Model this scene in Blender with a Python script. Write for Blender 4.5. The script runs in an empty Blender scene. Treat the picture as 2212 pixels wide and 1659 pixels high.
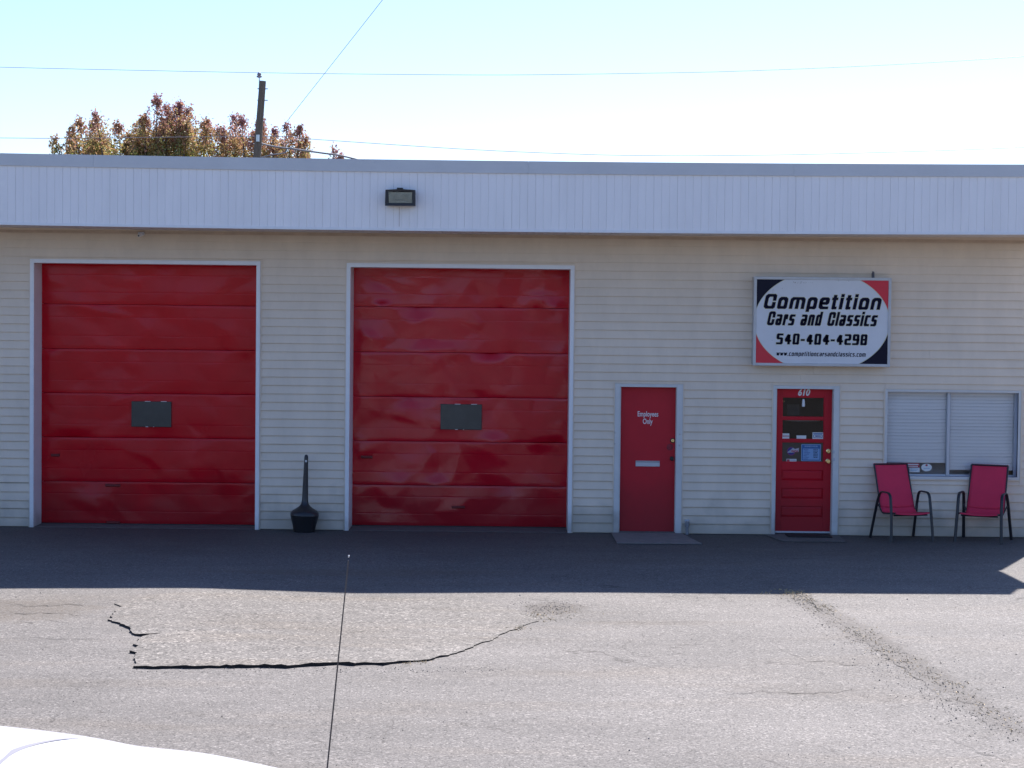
import bpy, bmesh, math, random
import numpy as np
from mathutils import Vector, Matrix
R = math.radians
random.seed(7)
S = bpy.context.scene
COL = S.collection

# ------------------------------------------------------------------ camera
FPX, CX, CY = 4312.0, 1106.0, 829.5          # measured on a 2212 px wide copy of the photograph
PITCH, ROLL = math.atan(158 / 4312), 0.0108
CAM = Vector((0, -27, 3.0))
_F = Vector((0, math.cos(PITCH), -math.sin(PITCH)))
_R0, _U0 = Vector((1, 0, 0)), Vector((0, math.sin(PITCH), math.cos(PITCH)))
_R = _R0 * math.cos(ROLL) + _U0 * math.sin(ROLL)
_U = _U0 * math.cos(ROLL) - _R0 * math.sin(ROLL)
cd = bpy.data.cameras.new('camera')
cam = bpy.data.objects.new('camera', cd)
COL.objects.link(cam)
m = Matrix((( _R.x, _U.x, -_F.x, CAM.x), (_R.y, _U.y, -_F.y, CAM.y), (_R.z, _U.z, -_F.z, CAM.z), (0, 0, 0, 1)))
cam.matrix_world = m
cd.sensor_width = 36
cd.lens = 36 * FPX / 2212
cd.clip_end = 6000
cd.clip_start = 0.1
S.camera = cam

# ------------------------------------------------------------------ sky, sun, exposure
SUN_EL, SUN_AZ = R(43.7), R(23.1)             # sun stands behind the building, to the right
w = bpy.data.worlds.new("World")
S.world = w
w.use_nodes = True
nt = w.node_tree
nt.nodes.clear()
sky = nt.nodes.new('ShaderNodeTexSky')
sky.sky_type = 'NISHITA'
sky.sun_disc = False
sky.sun_elevation = SUN_EL
sky.sun_rotation = SUN_AZ
sky.air_density = 1.0
sky.dust_density = 0.35
sky.ozone_density = 5.0
bg = nt.nodes.new('ShaderNodeBackground')
bg.inputs[1].default_value = 0.065
out = nt.nodes.new('ShaderNodeOutputWorld')
wbn = nt.nodes.new('ShaderNodeVectorMath')     # the camera's cool white balance
wbn.operation = 'MULTIPLY'
wbn.inputs[1].default_value = (0.975, 0.97, 1.13)
nt.links.new(sky.outputs[0], wbn.inputs[0])
nt.links.new(wbn.outputs[0], bg.inputs[0])
nt.links.new(bg.outputs[0], out.inputs[0])
sl = bpy.data.lights.new('sun', 'SUN')
sl.energy = 3.75
sl.angle = R(0.53)
sl.color = (1.0, 0.955, 0.93)
so = bpy.data.objects.new('sun', sl)
COL.objects.link(so)
sdir = Vector((math.sin(SUN_AZ) * math.cos(SUN_EL), math.cos(SUN_AZ) * math.cos(SUN_EL), math.sin(SUN_EL)))
so.rotation_euler = sdir.to_track_quat('Z', 'Y').to_euler()
so.location = sdir * 60
S.view_settings.view_transform = 'Standard'
S.view_settings.look = 'None'
S.view_settings.exposure = 1.54
S.view_settings.gamma = 1
S.view_settings.use_curve_mapping = False


# ------------------------------------------------------------------ helpers
def P(px, py, Y=0.0):
    """point of the vertical plane y = Y seen at a pixel of the 2212 px wide copy"""
    d = _F + _R * ((px - CX) / FPX) - _U * ((py - CY) / FPX)
    t = (Y - CAM.y) / d.y
    return CAM + d * t


def G(px, py, z=0.0):
    d = _F + _R * ((px - CX) / FPX) - _U * ((py - CY) / FPX)
    t = (z - CAM.z) / d.z
    return CAM + d * t


def q(x, y):
    return (x * 0.54004, y * 0.54004)         # pixel of the full size photograph -> of the copy


def sm(a, b, x):
    t = min(1, max(0, (x - a) / (b - a)))
    return t * t * (3 - 2 * t)


def interp(xs, ys, x):
    return float(np.interp(x, xs, ys))


MATS = {}


def mat(name, col, rough=0.6, metal=0.0, noise=None, bump=None, spec=0.5, coat=0.0, grime=None):
    """principled material; noise=(scale, amount[, stretch]) varies the colour, bump=(scale, strength)"""
    if name in MATS:
        return MATS[name]
    M = bpy.data.materials.new(name)
    M.use_nodes = True
    n = M.node_tree
    b = n.nodes['Principled BSDF']
    b.inputs['Base Color'].default_value = (*col, 1)
    b.inputs['Roughness'].default_value = rough
    b.inputs['Metallic'].default_value = metal
    b.inputs['Specular IOR Level'].default_value = spec
    b.inputs['Coat Weight'].default_value = coat
    geo = n.nodes.new('ShaderNodeNewGeometry')
    colsock = None
    if noise:
        mp = n.nodes.new('ShaderNodeMapping')
        st = noise[2] if len(noise) > 2 else (1, 1, 1)
        mp.inputs['Scale'].default_value = st
        n.links.new(geo.outputs['Position'], mp.inputs[0])
        no = n.nodes.new('ShaderNodeTexNoise')
        no.inputs['Scale'].default_value = noise[0]
        no.inputs['Detail'].default_value = 8
        no.inputs['Roughness'].default_value = 0.65
        n.links.new(mp.outputs[0], no.inputs['Vector'])
        mr = n.nodes.new('ShaderNodeMapRange')
        mr.inputs['From Min'].default_value = 0.3
        mr.inputs['From Max'].default_value = 0.7
        mr.inputs['To Min'].default_value = 1 - noise[1]
        mr.inputs['To Max'].default_value = 1 + noise[1] * 0.6
        n.links.new(no.outputs[0], mr.inputs[0])
        mx = n.nodes.new('ShaderNodeVectorMath')
        mx.operation = 'SCALE'
        mx.inputs[0].default_value = col
        n.links.new(mr.outputs[0], mx.inputs['Scale'])
        colsock = mx.outputs[0]
        n.links.new(colsock, b.inputs['Base Color'])
    if grime:                                  # (colour, from z, to z, amount): splashed dirt low down
        sx = n.nodes.new('ShaderNodeSeparateXYZ')
        n.links.new(geo.outputs['Position'], sx.inputs[0])
        no2 = n.nodes.new('ShaderNodeTexNoise')
        no2.inputs['Scale'].default_value = 2.3
        no2.inputs['Detail'].default_value = 7
        n.links.new(geo.outputs['Position'], no2.inputs['Vector'])
        ad = n.nodes.new('ShaderNodeMath')
        ad.operation = 'MULTIPLY_ADD'
        ad.inputs[1].default_value = -0.9
        n.links.new(no2.outputs[0], ad.inputs[0])
        n.links.new(sx.outputs[2], ad.inputs[2])
        mr2 = n.nodes.new('ShaderNodeMapRange')
        mr2.interpolation_type = 'SMOOTHSTEP'
        mr2.inputs['From Min'].default_value = grime[1] - 0.45
        mr2.inputs['From Max'].default_value = grime[2] - 0.45
        mr2.inputs['To Min'].default_value = grime[3]
        mr2.inputs['To Max'].default_value = 0
        n.links.new(ad.outputs[0], mr2.inputs[0])
        mix = n.nodes.new('ShaderNodeMix')
        mix.data_type = 'RGBA'
        n.links.new(mr2.outputs[0], mix.inputs[0])
        if colsock:
            n.links.new(colsock, mix.inputs[6])
        else:
            mix.inputs[6].default_value = (*col, 1)
        mix.inputs[7].default_value = (*grime[0], 1)
        n.links.new(mix.outputs[2], b.inputs['Base Color'])
    if bump:
        nb = n.nodes.new('ShaderNodeTexNoise')
        nb.inputs['Scale'].default_value = bump[0]
        nb.inputs['Detail'].default_value = 4
        n.links.new(geo.outputs['Position'], nb.inputs['Vector'])
        bp = n.nodes.new('ShaderNodeBump')
        bp.inputs['Strength'].default_value = bump[1]
        bp.inputs['Distance'].default_value = bump[2] if len(bump) > 2 else 0.01
        n.links.new(nb.outputs[0], bp.inputs['Height'])
        n.links.new(bp.outputs[0], b.inputs['Normal'])
    MATS[name] = M
    return M


def glass(name, tint, refl_rough=0.02, see=0.9, bumpy=0.0):
    M = bpy.data.materials.new(name)
    M.use_nodes = True
    n = M.node_tree
    n.nodes.clear()
    o = n.nodes.new('ShaderNodeOutputMaterial')
    tr = n.nodes.new('ShaderNodeBsdfTransparent')
    tr.inputs[0].default_value = (*[c * see for c in tint], 1)
    gl = n.nodes.new('ShaderNodeBsdfGlossy')
    gl.inputs['Roughness'].default_value = refl_rough
    fr = n.nodes.new('ShaderNodeFresnel')
    fr.inputs[0].default_value = 1.5
    mx = n.nodes.new('ShaderNodeMixShader')
    n.links.new(fr.outputs[0], mx.inputs[0])
    n.links.new(tr.outputs[0], mx.inputs[1])
    n.links.new(gl.outputs[0], mx.inputs[2])
    n.links.new(mx.outputs[0], o.inputs[0])
    if bumpy:
        no = n.nodes.new('ShaderNodeTexNoise')
        no.inputs['Scale'].default_value = 1.4
        bp = n.nodes.new('ShaderNodeBump')
        bp.inputs['Strength'].default_value = bumpy
        bp.inputs['Distance'].default_value = 0.02
        n.links.new(no.outputs[0], bp.inputs['Height'])
        n.links.new(bp.outputs[0], gl.inputs['Normal'])
        n.links.new(bp.outputs[0], fr.inputs['Normal'])
    return M


class MB:
    """collects shapes for one mesh object"""

    def __init__(s):
        s.v, s.f = [], []

    def add(s, v, f):
        o = len(s.v)
        s.v += [tuple(a) for a in v]
        s.f += [tuple(i + o for i in a) for a in f]
        return s

    def box(s, x0, x1, y0, y1, z0, z1):
        v = [(x, y, z) for x in (x0, x1) for y in (y0, y1) for z in (z0, z1)]
        return s.add(v, [(0, 1, 3, 2), (4, 6, 7, 5), (0, 4, 5, 1), (2, 3, 7, 6), (0, 2, 6, 4), (1, 5, 7, 3)])

    def bevbox(s, x0, x1, y0, y1, z0, z1, b):
        """box whose front (low y) edges are chamfered"""
        v = [(x0, y1, z0), (x1, y1, z0), (x1, y1, z1), (x0, y1, z1),
             (x0, y0 + b, z0), (x1, y0 + b, z0), (x1, y0 + b, z1), (x0, y0 + b, z1),
             (x0 + b, y0, z0 + b), (x1 - b, y0, z0 + b), (x1 - b, y0, z1 - b), (x0 + b, y0, z1 - b)]
        f = [(0, 3, 2, 1), (0, 1, 5, 4), (1, 2, 6, 5), (2, 3, 7, 6), (3, 0, 4, 7),
             (4, 5, 9, 8), (5, 6, 10, 9), (6, 7, 11, 10), (7, 4, 8, 11), (8, 9, 10, 11)]
        return s.add(v, f)

    def ring(s, x0, x1, z0, z1, t, y0, y1, bottom=True):
        """rectangular frame, pieces butted"""
        s.box(x0, x0 + t, y0, y1, z0, z1)
        s.box(x1 - t, x1, y0, y1, z0, z1)
        s.box(x0 + t, x1 - t, y0, y1, z1 - t, z1)
        if bottom:
            s.box(x0 + t, x1 - t, y0, y1, z0, z0 + t)
        return s

    def tube(s, pts, rad, n=8, flat=1.0, side=None, caps=True):
        pts = [Vector(p) for p in pts]
        rr = rad if isinstance(rad, (list, tuple)) else [rad] * len(pts)
        vs, fs = [], []
        for i, p in enumerate(pts):
            a = pts[max(i - 1, 0)]
            b = pts[min(i + 1, len(pts) - 1)]
            t = (b - a).normalized()
            u = Vector(side) if side else (Vector((0, 0, 1)) if abs(t.z) < 0.9 else Vector((1, 0, 0)))
            u = (u - t * u.dot(t)).normalized()
            w_ = t.cross(u)
            for k in range(n):
                an = 2 * math.pi * k / n
                vs.append(p + u * math.cos(an) * rr[i] + w_ * math.sin(an) * rr[i] * flat)
        for i in range(len(pts) - 1):
            for k in range(n):
                fs.append((i * n + k, i * n + (k + 1) % n, (i + 1) * n + (k + 1) % n, (i + 1) * n + k))
        if caps:
            fs.append(tuple(range(n - 1, -1, -1)))
            fs.append(tuple((len(pts) - 1) * n + k for k in range(n)))
        return s.add(vs, fs)

    def lathe(s, prof, c=(0, 0, 0), n=32, axis='z'):
        vs, fs = [], []
        for r, h in prof:
            for k in range(n):
                a = 2 * math.pi * k / n
                p = (r * math.cos(a), r * math.sin(a), h)
                if axis == 'y':
                    p = (p[0], h, p[1])
                vs.append((p[0] + c[0], p[1] + c[1], p[2] + c[2]))
        for i in range(len(prof) - 1):
            for k in range(n):
                fs.append((i * n + k, i * n + (k + 1) % n, (i + 1) * n + (k + 1) % n, (i + 1) * n + k))
        fs.append(tuple(range(n)))
        fs.append(tuple((len(prof) - 1) * n + k for k in range(n)))
        return s.add(vs, fs)

    def build(s, name, material, parent=None, smooth=False, loc=None, rot=None, bevel=0, recalc=True):
        me = bpy.data.meshes.new(name)
        me.from_pydata(s.v, [], s.f)
        me.update()
        bm = bmesh.new()
        bm.from_mesh(me)
        if recalc:
            bmesh.ops.recalc_face_normals(bm, faces=bm.faces)
        bm.to_mesh(me)
        bm.free()
        o = bpy.data.objects.new(name, me)
        COL.objects.link(o)
        if material:
            me.materials.append(material)
        if smooth:
            for p in me.polygons:
                p.use_smooth = True
            if smooth != 'all':
                try:
                    me.set_sharp_from_angle(angle=R(40))
                except Exception:
                    pass
        if parent:
            o.parent = parent
        if loc:
            o.location = loc
        if rot:
            o.rotation_euler = rot
        if bevel:
            bv = o.modifiers.new('bevel', 'BEVEL')
            bv.width = bevel
            bv.segments = 2
            bv.limit_method = 'ANGLE'
        return o


def thing(name, label, cat, loc=(0, 0, 0), rotz=0, group=None):
    o = bpy.data.objects.new(name, None)
    COL.objects.link(o)
    o.location = loc
    o.rotation_euler = (0, 0, rotz)
    o.empty_display_size = 0.3
    o['label'] = label
    o['category'] = cat
    if group:
        o['group'] = group
    return o


def tag(o, label=None, cat=None, group=None, kind=None):
    if label:
        o['label'] = label
    if cat:
        o['category'] = cat
    if group:
        o['group'] = group
    if kind:
        o['kind'] = kind
    return o


def unit_copy(src, parent, loc, scale=(1, 1, 1)):
    c = src.copy()
    COL.objects.link(c)
    c.parent = parent
    c.location = loc
    c.scale = scale
    return c


# ------------------------------------------------------------------ materials
m_siding = mat('vinyl_siding', (0.79, 0.672, 0.535), 0.55, noise=(2.6, 0.085, (1.2, 1, 0.55)), bump=(60, 0.05),
               grime=((0.34, 0.31, 0.25), 0.0, 0.55, 0.75))
m_fascia = mat('white_vinyl_panel', (0.90, 0.88, 0.87), 0.5, noise=(2.0, 0.05, (2, 1, 0.4)))
m_cap = mat('painted_metal_cap', (0.60, 0.61, 0.62), 0.4, noise=(1.2, 0.07), bump=(3, 0.1))
m_soffit = mat('soffit_vinyl', (0.84, 0.76, 0.72), 0.6, noise=(3, 0.12))
m_trimw = mat('white_trim', (0.84, 0.84, 0.84), 0.42, noise=(5, 0.06), grime=((0.30, 0.28, 0.25), -0.1, 0.3, 0.7))
m_frame = mat('aged_cream_trim', (0.66, 0.66, 0.64), 0.5, noise=(4, 0.08), grime=((0.25, 0.23, 0.2), -0.1, 0.25, 0.8))
m_dark = mat('dark_interior', (0.02, 0.02, 0.022), 0.9)
m_concrete = mat('concrete', (0.13, 0.12, 0.11), 0.85, noise=(6, 0.25), bump=(40, 0.3))
m_black = mat('black_plastic', (0.016, 0.016, 0.019), 0.42, noise=(8, 0.2))
m_blacksteel = mat('black_powder_coat', (0.02, 0.02, 0.024), 0.38)
m_brass = mat('brass', (0.72, 0.60, 0.30), 0.22, metal=1.0)
m_steel = mat('steel', (0.55, 0.56, 0.57), 0.35, metal=1.0)
m_alu = mat('aluminium', (0.50, 0.53, 0.58), 0.45, metal=0.6)
m_print = mat('navy_print', (0.006, 0.006, 0.022), 0.6, spec=0.1)
m_white = mat('white_print', (0.78, 0.78, 0.78), 0.5)
m_roof = mat('roof_membrane', (0.25, 0.25, 0.25), 0.9, noise=(2, 0.2))


def red_paint(name, col, rough, dent, spec=0.3):
    M = mat(name, col, rough, spec=spec, noise=(2.2, 0.10), grime=((0.12, 0.02, 0.02), 0.1, 0.9, 0.45))
    n = M.node_tree
    b = n.nodes['Principled BSDF']
    geo = n.nodes.new('ShaderNodeNewGeometry')
    n1 = n.nodes.new('ShaderNodeTexNoise')
    n1.inputs['Scale'].default_value = 2.2
    n1.inputs['Detail'].default_value = 3
    n.links.new(geo.outputs['Position'], n1.inputs['Vector'])
    b1 = n.nodes.new('ShaderNodeBump')
    b1.inputs['Strength'].default_value = dent
    b1.inputs['Distance'].default_value = 0.02
    n.links.new(n1.outputs[0], b1.inputs['Height'])
    n2 = n.nodes.new('ShaderNodeTexNoise')
    n2.inputs['Scale'].default_value = 90
    n.links.new(geo.outputs['Position'], n2.inputs['Vector'])
    b2 = n.nodes.new('ShaderNodeBump')
    b2.inputs['Strength'].default_value = 0.10
    b2.inputs['Distance'].default_value = 0.003
    n.links.new(n2.outputs[0], b2.inputs['Height'])
    n.links.new(b1.outputs[0], b2.inputs['Normal'])
    n.links.new(b2.outputs[0], b.inputs['Normal'])
    n3 = n.nodes.new('ShaderNodeTexNoise')
    n3.inputs['Scale'].default_value = 1.3
    n3.inputs['Detail'].default_value = 6
    n.links.new(geo.outputs['Position'], n3.inputs['Vector'])
    mr = n.nodes.new('ShaderNodeMapRange')
    mr.inputs['To Min'].default_value = rough - 0.06
    mr.inputs['To Max'].default_value = rough + 0.12
    n.links.new(n3.outputs[0], mr.inputs[0])
    n.links.new(mr.outputs[0], b.inputs['Roughness'])
    return M


m_red1 = red_paint('red_door_paint_dull', (0.56, 0.001, 0.012), 0.21, 0.16, 0.26)
m_red2 = red_paint('red_door_paint_glossy', (0.54, 0.002, 0.016), 0.18, 0.18, 0.38)
m_redd = red_paint('red_entry_paint', (0.54, 0.014, 0.028), 0.45, 0.0)
m_redp = red_paint('red_panelled_door_paint', (0.54, 0.006, 0.020), 0.45, 0.0)


# ------------------------------------------------------------------ ground
def asphalt(name, base, scale, contrast, stone, tan=0.0):
    M = bpy.data.materials.new(name)
    M.use_nodes = True
    n = M.node_tree
    b = n.nodes['Principled BSDF']
    b.inputs['Roughness'].default_value = 0.86
    b.inputs['Specular IOR Level'].default_value = 0.35
    L = n.links.new
    geo = n.nodes.new('ShaderNodeNewGeometry')

    def noise(sc, det=4, vec=None, rough=0.6):
        o = n.nodes.new('ShaderNodeTexNoise')
        o.inputs['Scale'].default_value = sc
        o.inputs['Detail'].default_value = det
        o.inputs['Roughness'].default_value = rough
        L(vec or geo.outputs['Position'], o.inputs['Vector'])
        return o.outputs[0]

    def rng(s, a, b_, c, d, sms=False):
        o = n.nodes.new('ShaderNodeMapRange')
        if sms:
            o.interpolation_type = 'SMOOTHSTEP'
        for i, v in zip(('From Min', 'From Max', 'To Min', 'To Max'), (a, b_, c, d)):
            o.inputs[i].default_value = v
        L(s, o.inputs[0])
        return o.outputs[0]

    def mul(a, c):
        o = n.nodes.new('ShaderNodeMath')
        o.operation = 'MULTIPLY'
        L(a, o.inputs[0])
        if isinstance(c, float):
            o.inputs[1].default_value = c
        else:
            L(c, o.inputs[1])
        return o.outputs[0]

    def mixc(f, a, c):
        o = n.nodes.new('ShaderNodeMix')
        o.data_type = 'RGBA'
        L(f, o.inputs[0])
        for s, v in ((6, a), (7, c)):
            if isinstance(v, tuple):
                o.inputs[s].default_value = (*v, 1)
            else:
                L(v, o.inputs[s])
        return o.outputs[2]
    big = rng(noise(0.35, 5), 0.3, 0.7, 0.82, 1.12)
    mp = n.nodes.new('ShaderNodeMapping')
    mp.inputs['Scale'].default_value = (0.35, 1.6, 1)
    L(geo.outputs['Position'], mp.inputs[0])
    streak = rng(noise(1.0, 7, mp.outputs[0], 0.7), 0.3, 0.7, 0.85, 1.10)
    fine = rng(noise(scale, 3, rough=0.75), 0.36, 0.64, 1 - contrast, 1 + contrast)
    vo = n.nodes.new('ShaderNodeTexVoronoi')
    vo.inputs['Scale'].default_value = scale * 0.8
    L(geo.outputs['Position'], vo.inputs['Vector'])
    vs = n.nodes.new('ShaderNodeSeparateColor')
    L(vo.outputs['Color'], vs.inputs[0])
    light = rng(vs.outputs[0], 0.80, 0.97, 1.0, 1 + stone)
    dark = rng(vs.outputs[1], 0.03, 0.20, 1 - stone * 0.6, 1.0)
    f = mul(mul(mul(big, streak), mul(fine, light)), dark)
    sc = n.nodes.new('ShaderNodeVectorMath')
    sc.operation = 'SCALE'
    sc.inputs[0].default_value = base
    L(f, sc.inputs['Scale'])
    # brownish worn areas
    brown = rng(noise(0.8, 6, mp.outputs[0]), 0.50, 0.72, 0, 0.35 + tan)
    br = n.nodes.new('ShaderNodeVectorMath')
    br.operation = 'SCALE'
    br.inputs[0].default_value = (base[0] * 1.0, base[1] * 0.88, base[2] * 0.72)
    L(f, br.inputs['Scale'])
    c1 = mixc(brown, sc.outputs[0], br.outputs[0])
    # oil and moss close to the wall, plus building shade painted into the colour
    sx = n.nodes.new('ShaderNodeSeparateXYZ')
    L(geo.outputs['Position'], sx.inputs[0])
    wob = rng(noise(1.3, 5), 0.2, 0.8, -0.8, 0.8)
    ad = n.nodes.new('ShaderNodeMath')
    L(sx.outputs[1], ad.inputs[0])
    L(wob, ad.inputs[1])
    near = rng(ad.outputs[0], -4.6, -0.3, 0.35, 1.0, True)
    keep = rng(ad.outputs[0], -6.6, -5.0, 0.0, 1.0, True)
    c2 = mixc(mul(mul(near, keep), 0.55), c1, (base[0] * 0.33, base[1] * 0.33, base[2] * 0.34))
    # fine crazing: thin voronoi edges in patches
    ve = n.nodes.new('ShaderNodeTexVoronoi')
    ve.feature = 'DISTANCE_TO_EDGE'
    ve.inputs['Scale'].default_value = 1.9
    wv = n.nodes.new('ShaderNodeTexNoise')
    wv.inputs['Scale'].default_value = 3.0
    wv.inputs['Detail'].default_value = 5
    L(geo.outputs['Position'], wv.inputs['Vector'])
    vm = n.nodes.new('ShaderNodeVectorMath')
    vm.operation = 'MULTIPLY_ADD'
    L(wv.outputs['Color'], vm.inputs[0])
    vm.inputs[1].default_value = (0.7, 0.7, 0.0)
    L(geo.outputs['Position'], vm.inputs[2])
    L(vm.outputs[0], ve.inputs['Vector'])
    edge = rng(ve.outputs['Distance'], 0.002, 0.012, 1.0, 0.0)
    zone = rng(noise(0.42, 3), 0.47, 0.60, 0.0, 0.75, True)
    c3 = mixc(mul(edge, zone), c2, (base[0] * 0.32, base[1] * 0.30, base[2] * 0.29))
    # worn joint and stained spots: (centre, half length, half width, direction) as soft ragged ellipses
    def spot(px, py, px2, py2, wid, amt, col, cur, power=1.0):
        a_, c_ = G(px, py), G(px2, py2)
        mid, dv = (a_ + c_) / 2, (c_ - a_)
        mm = n.nodes.new('ShaderNodeMapping')
        mm.vector_type = 'TEXTURE'
        mm.inputs['Location'].default_value = (mid.x, mid.y, 0)
        mm.inputs['Rotation'].default_value = (0, 0, math.atan2(dv.y, dv.x))
        mm.inputs['Scale'].default_value = (dv.length / 2, wid, 1e6)
        L(geo.outputs['Position'], mm.inputs[0])
        le = n.nodes.new('ShaderNodeVectorMath')
        le.operation = 'LENGTH'
        L(mm.outputs[0], le.inputs[0])
        nn_ = n.nodes.new('ShaderNodeMath')
        nn_.operation = 'MULTIPLY_ADD'
        L(noise(3.2, 8, rough=0.75), nn_.inputs[0])
        nn_.inputs[1].default_value = 1.5
        L(le.outputs['Value'], nn_.inputs[2])
        mk = rng(nn_.outputs[0], 1.25, 1.65, amt, 0.0, True)
        gr = rng(noise(28, 4, rough=0.8), 0.42, 0.58, 0.35, 1.0)
        return mixc(mul(mk, gr), cur, col)
    c3 = spot(1590, 1220, 2480, 1737, 0.24, 0.65, (base[0] * 0.46, base[1] * 0.42, base[2] * 0.39), c3)
    c3 = spot(1100, 1318, 1290, 1318, 0.5, 0.85, (base[0] * 0.48, base[1] * 0.43, base[2] * 0.38), c3)
    c3 = spot(-250, 1322, 290, 1318, 0.95, 0.65, (base[0] * 0.62, base[1] * 0.53, base[2] * 0.42), c3)
    c3 = spot(1180, 1350, 1700, 1350, 0.16, 0.30, (base[0] * 0.75, base[1] * 0.66, base[2] * 0.55), c3)
    c3 = spot(1500, 1490, 1980, 1490, 0.35, 0.28, (base[0] * 0.66, base[1] * 0.58, base[2] * 0.48), c3)
    c3 = spot(300, 1238, 1300, 1238, 0.35, 0.5, (base[0] * 0.72, base[1] * 0.62, base[2] * 0.5), c3)
    # beyond the lot: dull grass and dirt
    ln = n.nodes.new('ShaderNodeVectorMath')
    ln.operation = 'LENGTH'
    L(geo.outputs['Position'], ln.inputs[0])
    far = rng(ln.outputs['Value'], 75, 110, 0, 1)
    c4 = mixc(far, c3, (0.09, 0.10, 0.045))
    L(c4, b.inputs['Base Color'])
    bp = n.nodes.new('ShaderNodeBump')
    bp.inputs['Strength'].default_value = 0.55
    bp.inputs['Distance'].default_value = 0.006
    L(noise(scale * 0.9, 3, rough=0.7), bp.inputs['Height'])
    L(bp.outputs[0], b.inputs['Normal'])
    return M


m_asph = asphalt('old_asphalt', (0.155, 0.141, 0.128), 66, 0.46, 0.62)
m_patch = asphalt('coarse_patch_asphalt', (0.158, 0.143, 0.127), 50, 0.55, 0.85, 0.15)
SX = [-6.9, -5.4, -4.3, -3.3, -2.3, -1.7, 0.0, 1.2, 2.9, 3.2, 5.2, 7.0, 12]
SH = [0.000, 0.004, 0.010, 0.024, 0.010, 0.000, 0.012, 0.022, 0.034, 0.048, 0.047, 0.05, 0.03]


def gh(x, y):
    """height of the lot: almost flat, a few centimetres of swell in front of the doors"""
    wy = sm(-1.2, -4.6, y) * (1 - sm(-7.5, -13, y))
    h = interp(SX, SH, x) * wy
    h += 0.006 * math.sin(x * 1.3 + 0.6) * math.sin(y * 0.9 + 1.0) * sm(-1, -3, y) * (1 - sm(-18, -22, y))
    return h


def make_ground():
    xs = [-3000, -400, -90, -40, -20, -12] + [-9 + 0.2 * i for i in range(96)] + [12, 20, 40, 90, 400, 3000]
    ys = [-3000, -400, -90, -45, -32, -24] + [-20 + 0.2 * i for i in range(103)] + [4, 20, 60, 120, 500, 3000]
    v = [(x, y, gh(x, y) if (-9.1 < x < 12 and -20.5 < y < 0.2) else 0.0) for y in ys for x in xs]
    nx = len(xs)
    f = [(j * nx + i, j * nx + i + 1, (j + 1) * nx + i + 1, (j + 1) * nx + i)
         for j in range(len(ys) - 1) for i in range(nx - 1)]
    b = MB().add(v, f)
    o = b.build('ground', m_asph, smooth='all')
    tag(o, kind='structure', label='old grey asphalt lot, sunlit and crazed in front of the building')
    return o


ground = make_ground()

# raised asphalt patch with a ragged, broken front edge
pb = [(235, 1345), (252, 1351), (268, 1358), (283, 1362), (278, 1370), (292, 1377), (312, 1379), (345, 1378),
      (318, 1381), (297, 1386), (292, 1398), (296, 1408), (276, 1413), (292, 1416), (292, 1430), (294, 1445),
      (330, 1447), (372, 1446), (420, 1446), (470, 1445), (520, 1445), (575, 1444), (625, 1445), (670, 1441),
      (705, 1439), (735, 1438), (762, 1441), (790, 1438), (832, 1439), (850, 1436), (885, 1433), (930, 1429),
      (955, 1421), (985, 1414), (1003, 1409), (1025, 1398), (1060, 1386), (1085, 1374), (1110, 1364), (1140, 1352),
      (1165, 1344), (1150, 1334), (1110, 1320), (1060, 1306), (1000, 1297), (900, 1290), (780, 1284), (640, 1282),
      (500, 1281), (400, 1284), (320, 1292), (262, 1305), (248, 1310), (262, 1316), (250, 1322), (244, 1335)]


def make_patch():
    pts = [G(x, y) for x, y in pb]
    dense, th = [], []
    rnd = random.Random(3)
    n0 = len(pts)
    for i in range(n0):
        a, b = pts[i], pts[(i + 1) % n0]
        L = (b - a).length
        k = max(1, int(L / 0.06))
        for j in range(k):
            p = a.lerp(b, j / k)
            px = pb[i][0] + (pb[(i + 1) % n0][0] - pb[i][0]) * j / k
            py = pb[i][1] + (pb[(i + 1) % n0][1] - pb[i][1]) * j / k
            jag = 0.022 * (rnd.random() - 0.5) * 2
            p = Vector((p.x + jag, p.y + 0.018 * (rnd.random() - 0.5) * 2, 0))
            dense.append(p)
            if py > 1340:
                t = interp([230, 290, 700, 900, 1000, 1165], [0.010, 0.017, 0.022, 0.012, 0.008, 0.003], px)
                t *= 1.35 * (0.8 + 0.4 * rnd.random()) * (0.85 + 0.22 * math.sin(px * .11 + 1) * math.sin(px * .037))
            else:
                t = interp([1280, 1300, 1340], [0.001, 0.004, 0.012], py) if px < 600 else 0.001
            th.append(t)
    c = sum(dense, Vector()) / len(dense)
    c = G(640, 1365)
    c.z = 0
    N = len(dense)
    rings = [0.0, 0.2, 0.4, 0.6, 0.75, 0.87, 0.95, 1.0]
    v, f = [], []
    for r in rings:
        for i, p in enumerate(dense):
            x, y = c.x + (p.x - c.x) * r, c.y + (p.y - c.y) * r
            t = 0.012 * (1 - r) + th[i] * sm(0, 1, r) + 0.003
            v.append((x, y, gh(x, y) + t))
    for i, p in enumerate(dense):
        v.append((p.x, p.y, gh(p.x, p.y) - 0.03))
    for k in range(len(rings)):
        for i in range(N):
            j = (i + 1) % N
            f.append((k * N + i, k * N + j, (k + 1) * N + j, (k + 1) * N + i))
    o = MB().add(v, f).build('asphalt_patch', m_patch, smooth=True)
    o.data.materials.append(m_crack)  # broken edge faces painted dark to deepen their shade
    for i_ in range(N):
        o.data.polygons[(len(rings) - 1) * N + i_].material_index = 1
    tag(o, kind='structure', label='raised coarse asphalt patch with a broken ragged front edge')
    return o



# open cracks: thin dark slivers lying on the asphalt
m_crack = mat('crack_dirt_edge_shade', (0.018, 0.016, 0.015), 0.95)
make_patch()


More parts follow.
